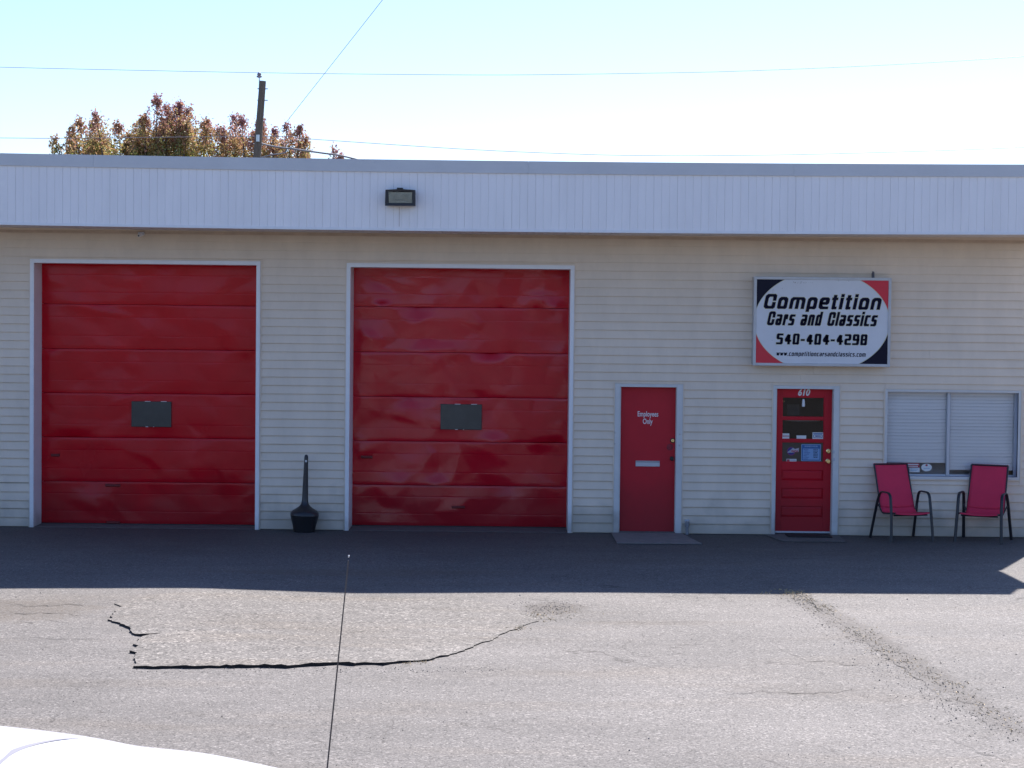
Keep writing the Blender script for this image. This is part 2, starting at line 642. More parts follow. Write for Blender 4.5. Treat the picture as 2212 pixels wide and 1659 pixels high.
def crack(b, pix, w0=0.012, rnd=random.Random(5), jag=0.05):
    pts = [G(x, y) for x, y in pix]
    line = []
    for a, c in zip(pts, pts[1:]):
        k = max(2, int((c - a).length / 0.09))
        for j in range(k):
            p = a.lerp(c, j / k)
            line.append(Vector((p.x + rnd.uniform(-jag, jag) * 0.5, p.y + rnd.uniform(-jag, jag), 0)))
    v, f = [], []
    for i, p in enumerate(line):
        ww = .75 * w0 * rnd.uniform(0.2, 1.0) * min(1, 3 * min(i, len(line) - 1 - i) / len(line) + 0.1)
        z = gh(p.x, p.y) + 0.005
        v += [(p.x, p.y - ww * 1.2, z), (p.x + ww * 0.3, p.y + ww * 1.2, z)]
        if i:
            f.append((2 * i - 2, 2 * i, 2 * i + 1, 2 * i - 1))
    b.add(v, f)


cb = MB()
crack(cb, [(1700, 1283), (1735, 1300), (1765, 1320), (1800, 1345)], 0.03)
crack(cb, [(1590, 1283), (1560, 1290)], 0.01)
crack(cb, [(1845, 1372), (1880, 1405), (1950, 1450), (2020, 1500), (2110, 1550), (2212, 1610)], 0.018)
crack(cb, [(1545, 1285), (1565, 1300), (1582, 1312)], 0.014)
crack(cb, [(1560, 1500), (1660, 1497), (1760, 1501), (1830, 1496), (1900, 1503)], 0.012, jag=0.09)
crack(cb, [(1690, 1410), (1740, 1432), (1820, 1440), (1905, 1452)], 0.010, jag=0.08)
crack(cb, [(1240, 1348), (1300, 1347), (1420, 1352), (1560, 1348)], 0.008, jag=0.05)
crack(cb, [(0, 1326), (60, 1330), (130, 1328), (200, 1334)], 0.016, jag=0.09)
crack(cb, [(10, 1308), (90, 1312), (160, 1308), (230, 1318)], 0.012, jag=0.09)
crack(cb, [(20, 1346), (120, 1344), (190, 1349)], 0.012, jag=0.09)
crack(cb, [(235, 1380), (160, 1384), (60, 1378), (0, 1382)], 0.008)
crack(cb, [(1235, 1312), (1180, 1302), (1120, 1296)], 0.012, jag=0.1)
crack(cb, [(1990, 1500), (2090, 1520), (2212, 1540)], 0.010, jag=0.1)
crack(cb, [(2040, 1590), (2110, 1620), (2212, 1650)], 0.010, jag=0.06)
crack(cb, [(1850, 1395), (1900, 1402), (1990, 1430)], 0.010, jag=0.12)
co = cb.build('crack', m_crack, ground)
tag(co, kind='stuff')

# loose grit on the broken joint, and everywhere a little
m_grit = bpy.data.materials.new('grit')
m_grit.use_nodes = True
_n = m_grit.node_tree
_g = _n.nodes.new('ShaderNodeNewGeometry')
_cr = _n.nodes.new('ShaderNodeValToRGB')
_cr.color_ramp.elements[0].color = (0.07, 0.064, 0.06, 1)
_cr.color_ramp.elements[1].color = (0.38, 0.34, 0.30, 1)
_e = _cr.color_ramp.elements.new(0.6)
_e.color = (0.12, 0.105, 0.10, 1)
_n.links.new(_g.outputs['Random Per Island'], _cr.inputs[0])
_n.links.new(_cr.outputs[0], _n.nodes['Principled BSDF'].inputs['Base Color'])
_n.nodes['Principled BSDF'].inputs['Roughness'].default_value = 0.85


def joint_at(t):
    pts = [(1705, 1286), (1770, 1325), (1850, 1378), (1940, 1430), (2030, 1480), (2120, 1530), (2230, 1590)]
    k = t * (len(pts) - 1)
    i = min(int(k), len(pts) - 2)
    return (pts[i][0] + (pts[i + 1][0] - pts[i][0]) * (k - i), pts[i][1] + (pts[i + 1][1] - pts[i][1]) * (k - i))


def make_grit():
    rnd = random.Random(11)
    b = MB()

    def stone(x, y, s):
        z = gh(x, y)
        a = rnd.random() * 6.28
        v = [(x + s * math.cos(a + k * 1.571) * rnd.uniform(0.6, 1), y + s * math.sin(a + k * 1.571) * rnd.uniform(0.6, 1),
              z + s * 0.25) for k in range(4)] + [(x, y, z + s * rnd.uniform(0.7, 1.1)), (x, y, z)]
        b.add(v, [(0, 1, 4), (1, 2, 4), (2, 3, 4), (3, 0, 4), (1, 0, 5), (2, 1, 5), (3, 2, 5), (0, 3, 5)])
    for i in range(1100):
        t = rnd.random() ** 0.8
        px, py = joint_at(t)
        p = G(px, py)
        wd = 0.05 + 0.22 * min(1, t * 2)
        stone(p.x + rnd.gauss(0, wd * 0.8) - 0.1, p.y + rnd.gauss(0, wd * 1.3), rnd.uniform(0.003, 0.008) * (1.6 if rnd.random() < .06 else 1))
    for i in range(350):
        p = G(rnd.gauss(1190, 40), rnd.gauss(1318, 8))
        stone(p.x, p.y, rnd.uniform(0.003, 0.008))
    for i in range(200):
        p = G(rnd.uniform(290, 1100), 1447 + rnd.uniform(-4, 8))
        stone(p.x, p.y, rnd.uniform(0.003, 0.009))
    for i in range(9000):
        x, y = rnd.uniform(-8, 9), rnd.uniform(-17.5, -5)
        stone(x, y, rnd.uniform(0.002, 0.006) * (2.0 if rnd.random() < 0.02 else 1))
    for i in range(250):
        x, y = rnd.uniform(-7, 7), rnd.uniform(-5, -0.1)
        stone(x, y, rnd.uniform(0.003, 0.009))
    o = b.build('grit', m_grit)
    tag(o, 'loose grit and chips scattered over the asphalt and along the broken joint', 'gravel', kind='stuff')


make_grit()
m_straw = mat('dry_grass', (0.56, 0.43, 0.24), 0.8, noise=(30, 0.4))


def make_straw():
    rnd = random.Random(21)
    b = MB()

    def tuft(px, py, n, s):
        p = G(px, py)
        for i in range(int(n * .8) + 1):
            x, y = p.x + rnd.gauss(0, s), p.y + rnd.gauss(0, s * 1.2)
            z = gh(x, y) + 0.003
            a, l, h = rnd.random() * 6.28, rnd.uniform(0.015, 0.045), rnd.uniform(0.002, 0.016)
            dx, dy = math.cos(a) * l, math.sin(a) * l
            b.add([(x, y, z), (x + 0.006, y, z), (x + dx, y + dy, z + h), (x + dx * .5 + .004, y + dy * .5, z + h * .9)],
                  [(0, 1, 3), (0, 3, 2)])
    for px, py, n, s in [(1715, 1289, 70, .07), (1730, 1296, 60, .07), (1748, 1305, 40, .06), (1775, 1320, 30, .05),
                         (1705, 1287, 40, .05), (1118, 1361, 60, .05), (1160, 1333, 50, .05), (1190, 1343, 40, .06),
                         (912, 1431, 30, .03), (880, 1436, 20, .03), (1650, 1288, 25, .05), (1790, 1330, 25, .05),
                         (1860, 1372, 40, .12), (1905, 1415, 25, .07), (1960, 1438, 30, .09), (1985, 1465, 20, .08),
                         (2060, 1490, 25, .1), (2180, 1555, 30, .12), (1690, 1282, 30, .06), (1200, 1330, 60, .15)]:
        tuft(px, py, n, s)
    for i in range(60):
        px, py = joint_at(rnd.random())
        tuft(px + rnd.gauss(0, 14), py, 6, .05)
    o = b.build('dry_grass', m_straw)
    tag(o, 'tufts of dry straw coloured grass in the asphalt joint', 'grass', kind='stuff')


make_straw()

# ------------------------------------------------------------------ building shell
XL, XR = -11.0, 7.33
ZS = 4.02                                     # soffit height
YF = -1.2                                     # fascia plane
bld = thing('garage_building', 'long low garage building with cream siding, white fascia and red doors', 'building')


def rect(x0t, x1t, x0b, x1b, yt, yb, Y=0.0):
    """pixel corners of an upright rectangle -> x0, x1, z0, z1"""
    a, b_, c, d = P(x0t, yt, Y), P(x1t, yt, Y), P(x0b, yb, Y), P(x1b, yb, Y)
    xm = (CX)
    return (a.x + c.x) / 2, (b_.x + d.x) / 2, (c.z + d.z) / 2, (a.z + b_.z) / 2


# garage openings (outer edge of white trim)
gd1 = [*rect(64, 565, 68, 558, 562, 1144)]
gd2 = [*rect(749.5, 1242, 745, 1233, 571, 1150)]
ed = [*rect(1329, 1476, 1324, 1470, 829, 1150)]
sd = [*rect(1670, 1814, 1665, 1808, 833, 1157)]
wn = [*rect(1911, 2207, 1909, 2200, 842, 1035)]
for g_ in (gd1, gd2, ed, sd):
    g_[2] = 0.0
print('openings', gd1, gd2, ed, sd, wn)
ops = [gd1, gd2, ed, sd, wn]


def holes(z0, z1):
    return sorted((o[0], o[1]) for o in ops if o[2] < z1 - 0.01 and o[3] > z0 + 0.01)


# back wall behind the siding, in strips around the openings, and the box of the building
wb = MB()
zs = sorted(set([0.0, ZS + 0.9] + [o[2] for o in ops] + [o[3] for o in ops]))
for z0, z1 in zip(zs, zs[1:]):
    x = XL
    for a, c in holes(z0, z1) + [(XR, XR)]:
        if a - x > 0.001:
            wb.box(x, min(a, XR), 0.02, 0.2, z0, z1)
        x = c
wb.box(XL, XR, 13.8, 14.0, 0, 4.7)
wb.box(XL, XL + 0.2, 0.2, 13.8, 0, 4.7)
wb.box(XR - 0.2, XR, 0.2, 13.8, 0, 4.7)
wb.build('wall', mat('wall_sheathing', (0.5, 0.46, 0.4), 0.7), bld)
rf = MB()
rf.box(XL, XR, YF + 0.12, 14.0, 4.72, 4.80)
rf.build('roof', m_roof, bld)
MB().box(XL + .2, XR - .2, 1.6, 1.7, 0.0, 4.6).build('partition', m_dark, bld)

# siding: one lapped board profile, scaled along x for each run
prof = [(-0.022, 0.0), (-0.024, 0.004), (-0.0235, 0.012), (-0.004, 0.1160), (0.010, 0.1160), (0.010, 0.0), (-0.006, 0.0)]
pv = [(x, y, z) for x in (0.0, 1.0) for y, z in prof]
k_ = len(prof)
pf = [(i, (i + 1) % k_, k_ + (i + 1) % k_, k_ + i) for i in range(k_)] + [tuple(range(k_)), tuple(range(2 * k_ - 1, k_ - 1, -1))]
board0 = MB().add(pv, pf).build('siding_board', m_siding, bld)
COURSE, Z1 = 0.1137, 0.139
rnd = random.Random(4)
first = True
kk = 0
z = Z1 - COURSE
nrow = int((ZS - Z1) / COURSE) + 2
for r_ in range(nrow):
    z = Z1 + (r_ - 1) * COURSE
    zz = max(z, 0.0)
    hgt = COURSE * 1.02 if r_ else Z1 * 1.0
    z0b = z if r_ else 0.008
    sc_z = (hgt / 0.1160)
    if z0b + hgt > ZS + 0.12:
        break
    cuts = []
    x = XL
    for a, c in holes(z0b, z0b + hgt) + [(XR, XR)]:
        if a - x > 0.02:
            cuts.append((x, a, z0b, sc_z))
        x = c
    for o_ in ops:                                # boards notched over and under the openings
        if z0b < o_[3] < z0b + hgt - 0.02:
            cuts.append((o_[0], o_[1], o_[3] + 0.001, (z0b + hgt - o_[3]) / 0.1160))
        if z0b + 0.02 < o_[2] < z0b + hgt:
            cuts.append((o_[0], o_[1], z0b, (o_[2] - z0b) / 0.1160))
    off = {0: 0.4, 1: 2.1, 2: 1.2}[(r_ // 2) % 3] + rnd.uniform(-0.2, 0.2)
    for a, c, zc_, sc_ in cuts:
        xs_ = [a]
        s_ = XL + off
        while s_ < c:
            if s_ > a + 0.5 and s_ < c - 0.5:
                xs_.append(s_)
            s_ += 3.66
        xs_.append(c)
        for i in range(len(xs_) - 1):
            xa, xb = xs_[i], xs_[i + 1]
            lap = 0.0015 if i else 0.0
            loc = (xa + 0.0005, -lap + rnd.uniform(-0.0012, 0.0012), zc_)
            scl = (xb - xa - 0.001, 1, sc_)
            if first:
                board0.location, board0.scale = loc, scl
                first = False
            else:
                o = unit_copy(board0, bld, loc, scl)
                o.rotation_euler = (rnd.uniform(-0.012, 0.012), rnd.uniform(-0.0005, 0.0005) * (7 if zc_ < .6 and xb < gd2[0] else 1), 0)
                if random.random() < 0.0:
                    kk += 1

# corner post at the right end
MB().box(XR - 0.09, XR + 0.02, -0.03, 0.0, 0.01, ZS - 0.05).build('corner_post', m_siding, bld)
# foundation line
for a_, c_ in ((XL, gd1[0]), (gd1[1], gd2[0]), (gd2[1], ed[0]), (ed[1], sd[0]), (sd[1], XR)):
    MB().box(a_, c_, -0.004, 0.02, -0.2, 0.02).build('foundation', m_concrete, bld)

# fascia: measured top, cap bottom and lower edge follow the slight sag of the old roof line
fx = [q(0, 0)[0], q(1400, 0)[0], q(2700, 0)[0], q(4096, 0)[0]]
top_px = [612.7, 636.7, 650.3, 658.5]
cap_px = [612.7 + 49, 636.7 + 49, 651.5 + 49, 658.5 + 49]
low_px = [895.6, 915, 930.6, 934.5]


def curve_z(rows, Y=YF):
    pts = [P(fx[i], rows[i] * 0.54004, Y) for i in range(4)]
    X = [p.x for p in pts]
    Z = [p.z for p in pts]
    c = np.polyfit(X, Z, 2)
    return lambda x: float(np.polyval(c, max(-7.2, min(7.2, x))))


ztop, zcap, zlow = curve_z(top_px), curve_z(cap_px), curve_z(low_px)
print('fascia z', [(round(f_(x), 3)) for f_ in (ztop, zcap, zlow) for x in (-6.5, 0, 6.5)])
# vertical planks
PW = 0.1016
nfp = int((XR - XL) / PW)
for i in range(nfp):
    x0 = XL + i * PW
    x1 = x0 + PW
    deep = (i % 3 == 0)
    g_ = 0.0026 if deep else 0.002
    zb, zt = zlow((x0 + x1) / 2), zcap((x0 + x1) / 2) + 0.012
    yy = YF + rnd.uniform(-0.0008, 0.0008)
    b = MB()
    v = []
    for z_ in (zb, zt):
        v += [(x0, yy + (0.008 if deep else 0.006), z_), (x0 + g_, yy + 0.002, z_), (x0 + g_ * 2.5, yy, z_), (x1 - g_ * 2.5, yy, z_), (x1 - g_, yy + 0.002, z_), (x1, yy + 0.006, z_)]
    b.add(v, [(j, j + 1, j + 7, j + 6) for j in range(5)])
    b.build('fascia_plank', m_fascia, bld)
# backing, cap and drip edge made of lengths
segs = [XL, -6.9, -5.42, 0.18, 3.6, XR]


def strip(name, material, f0, f1, y0, y1, x0, x1, n=12, lip=0.0):
    b = MB()
    v, f = [], []
    for i in range(n + 1):
        x = x0 + (x1 - x0) * i / n
        a, c = f0(x), f1(x)
        v += [(x, y0, a), (x, y1, a), (x, y1, c), (x, y0, c)]
    for i in range(n):
        for j in range(4):
            f.append((4 * i + j, 4 * i + (j + 1) % 4, 4 * i + 4 + (j + 1) % 4, 4 * i + 4 + j))
    f += [(0, 1, 2, 3), tuple(4 * n + j for j in (3, 2, 1, 0))]
    return b.add(v, f).build(name, material, bld)


strip('fascia_backing', m_fascia, lambda x: zlow(x) + 0.02, lambda x: ztop(x) - 0.02, YF + 0.012, YF + 0.10, XL + .02, XR - .01, 20)
for a, c in zip(segs, segs[1:]):
    strip('fascia_cap', m_cap, zcap, ztop, YF - 0.022, YF + 0.16, a + 0.0008, c - 0.0008, 10)
    strip('drip_edge', m_trimw, lambda x: zlow(x) - 0.012, lambda x: zlow(x) + 0.022, YF - 0.008, YF + 0.012, a, c, 10)
# end return of the canopy
MB().box(XR - 0.006, XR + 0.012, YF + 0.012, 0.0, ZS + 0.03, zcap(7.2)).build('fascia_return', m_fascia, bld)
# fascia beam running on to the neighbour bay at the right
MB().box(XR + 0.012, XR + 4.5, YF + 0.02, YF + 0.14, 4.12, 4.52).build('fascia_beam', m_fascia, bld)
# soffit planks, ribbed, each running front to back
b = MB()
for i in range(nfp):
    x0 = XL + i * PW
    dz = (0.0, 0.004)[i % 2]
    zs0 = zlow(x0) - 0.004
    v = []
    for y_ in (YF + 0.012, -0.012):
        v += [(x0, y_, zs0 + 0.010), (x0 + 0.006, y_, zs0), (x0 + PW - 0.006, y_, zs0), (x0 + PW, y_, zs0 + 0.010)]
    b.add(v, [(0, 1, 5, 4), (1, 2, 6, 5), (2, 3, 7, 6)])
b.build('soffit', m_soffit, bld)['kind'] = 'stuff'
MB().box(XL, XR, -0.035, -0.018, ZS - 0.035, ZS + 0.0).build('soffit_moulding', mat('tan_moulding', (0.60, 0.46, 0.34), 0.6, noise=(4, .2)), bld)


# ------------------------------------------------------------------ overhead garage doors
def dent_field(seed, seams, strength, x0, x1):
    rn = random.Random(seed)
    gs = []
    for i in range(44):
        gs.append((rn.uniform(x0, x1), rn.uniform(0, 3.8), rn.uniform(0.12, 0.5), rn.uniform(0.06, 0.22), rn.uniform(-0.5, 0.5), rn.uniform(-1, 1)))
    cs = []
    for s_ in range(len(seams)):
        for i in range(rn.randint(3, 5)):
            cs.append((s_, rn.uniform(x0, x1), rn.uniform(0.15, 0.55), rn.uniform(0.08, 0.24), rn.choice((-1, 1)) * rn.uniform(0.4, 1.0), rn.random() < 0.5))

    def h(x, z, sec):
        v = 0
        for cx, cz, a, b_, sh, am in gs:
            dx, dz = x - cx, z - cz
            dz += dx * sh
            e = (dx / a) ** 2 + (dz / b_) ** 2
            if e < 6:
                v += am * 0.008 * (math.exp(-e) if am > 0 else max(0, 1 - math.sqrt(e)) * 1.1)
        for s_, cx, a, b_, am, below in cs:
            # buckles that start at a seam and fade into the section above or below it
            if sec != (s_ if below else s_ - 1) and sec != s_:
                continue
            if (sec == s_) != below:
                continue
            dz = abs(z - seams[s_])
            dx = abs(x - cx)
            e = (dx / a) ** 2 + (dz / b_) ** 2
            if e < 1:
                v += am * 0.022 * (1 - math.sqrt(e)) ** 1.2
        return v * strength
    return h


def crumple(seed, x0, x1, z0, z1, amp):
    """faceted sheet-metal creases: random heights joined by flat triangles"""
    rn = np.random.RandomState(seed)
    pts, hs = [], []
    nxp, nzp = 9, 3
    for i in range(nxp + 1):
        for j in range(nzp + 1):
            jx = rn.uniform(-.5, .5) * (0 < i < nxp)
            jz = rn.uniform(-.38, .38) * (0 < j < nzp)
            pts.append(Vector((x0 + (i + jx) / nxp * (x1 - x0), z0 + (j + jz) / nzp * (z1 - z0))))
            hs.append(rn.uniform(-1, 1) * amp * (1.5 if j == 0 else 0.9) * (0.2 if rn.rand() < .3 else 1))
    from mathutils.geometry import delaunay_2d_cdt
    vv, _, ff, ov, _, _ = delaunay_2d_cdt(pts, [], [], 0, 1e-5)
    T = []
    for f_ in ff:
        a, b_, c = [ (vv[k].x, vv[k].y, hs[ov[k][0]]) for k in f_ ]
        den = (b_[1] - c[1]) * (a[0] - c[0]) + (c[0] - b_[0]) * (a[1] - c[1])
        if abs(den) > 1e-9:
            T.append((a, b_, c, den))

    def h(x, z):
        z = min(max(z, z0 + 1e-4), z1 - 1e-4)
        x = min(max(x, x0 + 1e-4), x1 - 1e-4)
        for a, b_, c, den in T:
            l1 = ((b_[1] - c[1]) * (x - c[0]) + (c[0] - b_[0]) * (z - c[1])) / den
            if l1 < -1e-6:
                continue
            l2 = ((c[1] - a[1]) * (x - c[0]) + (a[0] - c[0]) * (z - c[1])) / den
            if l2 < -1e-6 or l1 + l2 > 1 + 1e-6:
                continue
            return l1 * a[2] + l2 * b_[2] + (1 - l1 - l2) * c[2]
        return 0.0
    return h


def garage_door(op, recess, material, seed, strength, label, winpx, secs, stains):
    x0, x1, z0, z1 = op
    TW = 0.052
    ix0, ix1, iz1 = x0 + TW, x1 - TW, z1 - TW
    # the white trim and jambs belong to the door part
    b = MB()
    b.box(x0, ix0, -0.045, 0.0, 0.0, z1)
    b.box(ix1, x1, -0.045, 0.0, 0.0, z1)
    b.box(ix0, ix1, -0.045, 0.0, iz1, z1)
    fr = b.build('garage_door', m_trimw, bld)
    fr['label'] = label
    # J channel lip
    MB().ring(x0 - 0.018, x1 + 0.018, 0.0, z1 + 0.018, 0.016, -0.030, -0.002, False).build('trim_channel', m_siding, fr)
    b = MB()
    b.box(ix0 - 0.004, ix0 - 0.001, -0.043, recess + 0.14, 0.0, iz1)
    b.box(ix1 + 0.001, ix1 + 0.004, -0.043, recess + 0.14, 0.0, iz1)
    b.box(ix0, ix1, -0.043, recess + 0.14, iz1 + 0.001, iz1 + 0.004)
    b.build('jamb', m_trimw, fr)
    MB().box(ix0 - 0.05, ix1 + 0.05, -0.02, recess + 0.4, -0.1, 0.005).build('sill', m_concrete, fr)
    MB().box(ix0, ix1, recess - 0.005, recess + 0.03, 0.006, 0.016).build('weather_strip', m_black, fr)
    zsec = secs
    h = dent_field(seed, zsec, strength, ix0, ix1)
    W0, W1, WZ0, WZ1 = winpx
    nx = 130
    for s_ in range(len(zsec) - 1):
        zt, zb = zsec[s_], zsec[s_ + 1]
        H = zt - zb
        facet = crumple(seed * 10 + s_, ix0, ix1, zb, zt, 0.0095 * strength)
        # rows: tight at the seams and the two stamped grooves
        rows = [0, 0.003, 0.009]
        g1, g2 = 0.29, 0.71
        r_ = 0.02
        base = [0.07 + 0.06 * k for k in range(15)]
        allr = sorted(set(rows + base + [g1 - .006, g1 - 0.002, g1 + 0.002, g1 + .006, g2 - .006, g2 - .002, g2 + .002, g2 + .006,   .991, .997, 1]))
        v, f = [], []
        for t in allr:
            zz_ = zt - t * H
            for i in range(nx + 1):
                xx = ix0 + (ix1 - ix0) * i / nx
                edge = sm(0, 0.12, xx - ix0) * sm(0, 0.12, ix1 - xx)
                d = h(xx, zz_, s_) * edge + facet(xx, zz_) * edge
                yy = recess + d
                if abs(t - g1) < 0.003 or abs(t - g2) < 0.003:
                    yy += 0.0004
                if t < 0.003 or t > 0.997:
                    yy += 0.0025
                elif t < 0.004 or t > 0.996:
                    yy += 0.001
                v.append((xx, yy, zz_ - (0.0015 if t == 0 else 0) + (0.0015 if t == 1 else 0)))
        n1 = nx + 1
        f = [(j * n1 + i, j * n1 + i + 1, (j + 1) * n1 + i + 1, (j + 1) * n1 + i) for j in range(len(allr) - 1) for i in range(nx)]
        o = MB().add(v, f).build('door_section', material, fr, smooth='all')
    MB().box(ix0, ix1, recess + 0.12, recess + 0.14, 0.006, iz1 + .003).build('backing', m_dark, fr)
    # patched-in pane
    wy = recess - 0.024
    pn = MB().bevbox(W0, W1, wy, recess + 0.02, WZ0, WZ1, 0.004).build('window_pane', mat('dull_pane', (0.035, 0.045, 0.048), 0.25, noise=(6, 0.2), bump=(2, 0.1)), fr)
    b = MB()
    for (a, c, e, g_) in [(0.34, 0.48, 0.992, 1.0), (0.74, 0.88, 0.992, 1.0), (0.36, 0.42, 0.0, 0.008), (0.55, 0.57, 0.0, 0.008)]:
        b.box(W0 + (W1 - W0) * a, W0 + (W1 - W0) * c, wy - 0.003, wy, WZ0 + (WZ1 - WZ0) * e, WZ0 + (WZ1 - WZ0) * g_ + 0.003)
    b.build('caulk', m_trimw, fr)
    # pull handles and scuffs
    for px, pz, ww in stains:
        sx_ = px
        MB().bevbox(sx_ - ww, sx_ + ww, recess - 0.03, recess + 0.01, pz - 0.018, pz + 0.018, 0.01).build('pull_handle', mat('painted_over_handle', (0.16, 0.012, 0.016), 0.4), fr)
    return fr


def winrect(x0, x1, y0, y1, Y):
    a, c = P(x0, y0, Y), P(x1, y1, Y)
    return a.x, c.x, c.z, a.z


r1, r2 = 0.42, 0.55
seam1 = [P(320, y, r1).z for y in (570, 658.8, 755, 850.5, 946, 1041.5)] + [0.014]
seam2 = [P(1000, y, r2).z for y in (573, 664.2, 762, 858.5, 954.5, 1049)] + [0.014]
gd_a = garage_door(gd1, r1, m_red1, 3, 1.0, 'darker of the two red overhead doors, at the left end', winrect(284.5, 370.5, 866.5, 922.5, r1), seam1,
                   [(P(120, 983, r1).x, P(120, 983, r1).z, 0.06), (P(244, 1048, r1).x, P(244, 1048, r1).z, 0.10), (P(245, 1128, r1).x, P(245, 1128, r1).z, .09)])
gd_b = garage_door(gd2, r2, m_red2, 12, 1.45, 'glossier and more dented red overhead door beside the employees door', winrect(952, 1040.5, 872.5, 928.5, r2), seam2,
                   [(P(792, 987, r2).x, P(792, 987, r2).z, 0.08), (P(990, 1095, r2).x, P(990, 1095, r2).z, .09)])


# ------------------------------------------------------------------ lettering
def text_mesh(txt, name, material, parent, cx, zb, Y, size, xscale=1.0, shear=0.0, bold=0.0, align='CENTER'):
    cu = bpy.data.curves.new(name, 'FONT')
    cu.body = txt
    cu.size = size
    cu.shear = shear
    cu.offset = bold
    cu.align_x = align
    cu.resolution_u = 3
    t = bpy.data.objects.new(name + '_t', cu)
    COL.objects.link(t)
    dg = bpy.context.evaluated_depsgraph_get()
    me = bpy.data.meshes.new_from_object(t.evaluated_get(dg))
    bpy.data.objects.remove(t)
    for v in me.vertices:
        x, y = v.co.x * xscale, v.co.y
        v.co = (cx + x, Y, zb + y)
    me.materials.clear()
    me.materials.append(material)
    o = bpy.data.objects.new(name, me)
    COL.objects.link(o)
    o.parent = parent
    return o


XH = 0.76
GL = {
    'C': (1.15, [[(1, .66), (1, 1), (0, 1), (0, 0), (1, 0), (1, .34)]]),
    'c': (.9, [[(1, XH), (0, XH), (0, 0), (1, 0)]]),
    'o': (1, [[(0, 0), (0, XH), (1, XH), (1, 0), 'c']]),
    'm': (1.55, [[(0, 0), (0, XH), (1, XH), (1, 0)], [(.5, XH), (.5, 0)]]),
    'n': (1, [[(0, 0), (0, XH), (1, XH), (1, 0)]]),
    'p': (1, [[(0, 0), (0, XH), (1, XH), (1, 0), 'c'], [(0, .2), (0, -.24)]]),
    'e': (1, [[(1, 0), (0, 0), (0, XH), (1, XH), (1, XH * .5), (0.05, XH * .5)]]),
    't': (.62, [[(.4, .98), (.4, 0), (1, 0)], [(0, XH), (.95, XH)]]),
    'i': (.34, [[(.5, 0), (.5, XH)], [(.5, 1.02), (.5, 1.06)]]),
    'l': (.34, [[(.5, 0), (.5, 1.02)]]),
    'a': (1, [[(.05, XH), (1, XH), (1, 0), (0, 0), (0, XH * .52), (.95, XH * .52)]]),
    'r': (.72, [[(0, 0), (0, XH), (1, XH), (1, XH * .7)]]),
    's': (.95, [[(1, XH), (0, XH), (0, XH * .52), (1, XH * .52), (1, 0), (0, 0)]]),
    'd': (1, [[(0, 0), (0, XH), (1, XH), (1, 0), 'c'], [(1, .3), (1, 1.02)]]),
    'w': (1.4, [[(0, XH), (.25, 0), (.5, XH), (.75, 0), (1, XH)]]),
    '.': (.34, [[(.5, 0), (.5, .09)]]),
    '5': (1, [[(1, 1), (0, 1), (0, .56), (1, .56), (1, 0), (0, 0)]]),
    '4': (1.05, [[(.72, 0), (.72, 1), (0, .30), (1, .30)]]),
    '0': (1, [[(0, 0), (0, 1), (1, 1), (1, 0), 'c']]),
    '2': (1, [[(0, 1), (1, 1), (1, .5), (0, .5), (0, 0), (1, 0)]]),
    '9': (1, [[(0, 0), (1, 0), (1, 1), (0, 1), (0, .48), (1, .48)]]),
    '8': (1, [[(0, 0), (0, 1), (1, 1), (1, 0), 'c'], [(0, .5), (1, .5)]]),
    '-': (.6, [[(0, .40), (1, .40)]]),
    ' ': (.6, []),
}


def stroke_text(txt, name, material, parent, x0, x1, zb, H, th, shear, Y, gap=0.30, rad=0.5, grow=0.0, vth=1.0):
    """heavy square-shouldered lettering drawn as ribbons, fitted between x0 and x1"""
    adv = [GL[c][0] for c in txt]
    tot = sum(adv) + gap * (len(txt) - 1)
    extra = shear * H
    s = (x1 - x0 - extra) / tot
    b = MB()
    x = x0
    lay = 0
    hh = th * vth
    for c, a in zip(txt, adv):
        W = a * s
        for st in GL[c][1]:
            closed = st[-1] == 'c'
            pts = [(p[0] * (W - th) + th / 2, p[1] * (H - hh) + hh / 2) for p in st if p != 'c']
            if closed:
                mid = ((pts[0][0] + pts[-1][0]) / 2, (pts[0][1] + pts[-1][1]) / 2)
                pts = [mid] + pts + [mid]
            # round the corners
            res = [pts[0]]
            for i in range(1, len(pts) - 1):
                p0, p1, p2 = Vector(pts[i - 1]), Vector(pts[i]), Vector(pts[i + 1])
                r_ = min(th * rad * 1.6, (p1 - p0).length * .45, (p2 - p1).length * .45)
                a_ = p1 + (p0 - p1).normalized() * r_
                b_ = p1 + (p2 - p1).normalized() * r_
                for t in (0, .33, .67, 1):
                    res.append(tuple(a_ * (1 - t) ** 2 + p1 * 2 * t * (1 - t) + b_ * t * t))
            res.append(pts[-1])
            n = len(res)
            v = []
            lay += 1
            for i in range(n):
                pa, pc = Vector(res[max(i - 1, 0)]), Vector(res[min(i + 1, n - 1)])
                if closed and i in (0, n - 1):
                    pa, pc = Vector(res[-2]), Vector(res[1])
                d = (pc - pa)
                if d.length < 1e-9:
                    d = Vector((1, 0))
                d.normalize()
                nn = Vector((-d.y, d.x))
                # vertical strokes th wide, horizontal strokes vth*th high
                hw = (th * abs(nn.x) + hh * abs(nn.y)) / 2 + grow
                p = Vector(res[i])
                if not closed and i == 0:
                    p = p - d * grow
                    if len(st) == 2 or True:
                        p = p - d * (th / 2 if abs(d.x) > abs(d.y) else hh / 2)
                if not closed and i == n - 1:
                    p = p + d * grow + d * (th / 2 if abs(d.x) > abs(d.y) else hh / 2)
                for sgn in (1, -1):
                    qx, qy = p.x + nn.x * hw * sgn, p.y + nn.y * hw * sgn
                    v.append((x + qx + shear * qy, Y - (lay % 3) * 0.0002, zb + qy))
            b.add(v, [(2 * i, 2 * i + 1, 2 * i + 3, 2 * i + 2) for i in range(n - 1)])
        x += W + gap * s
    return b.build(name, material, parent)


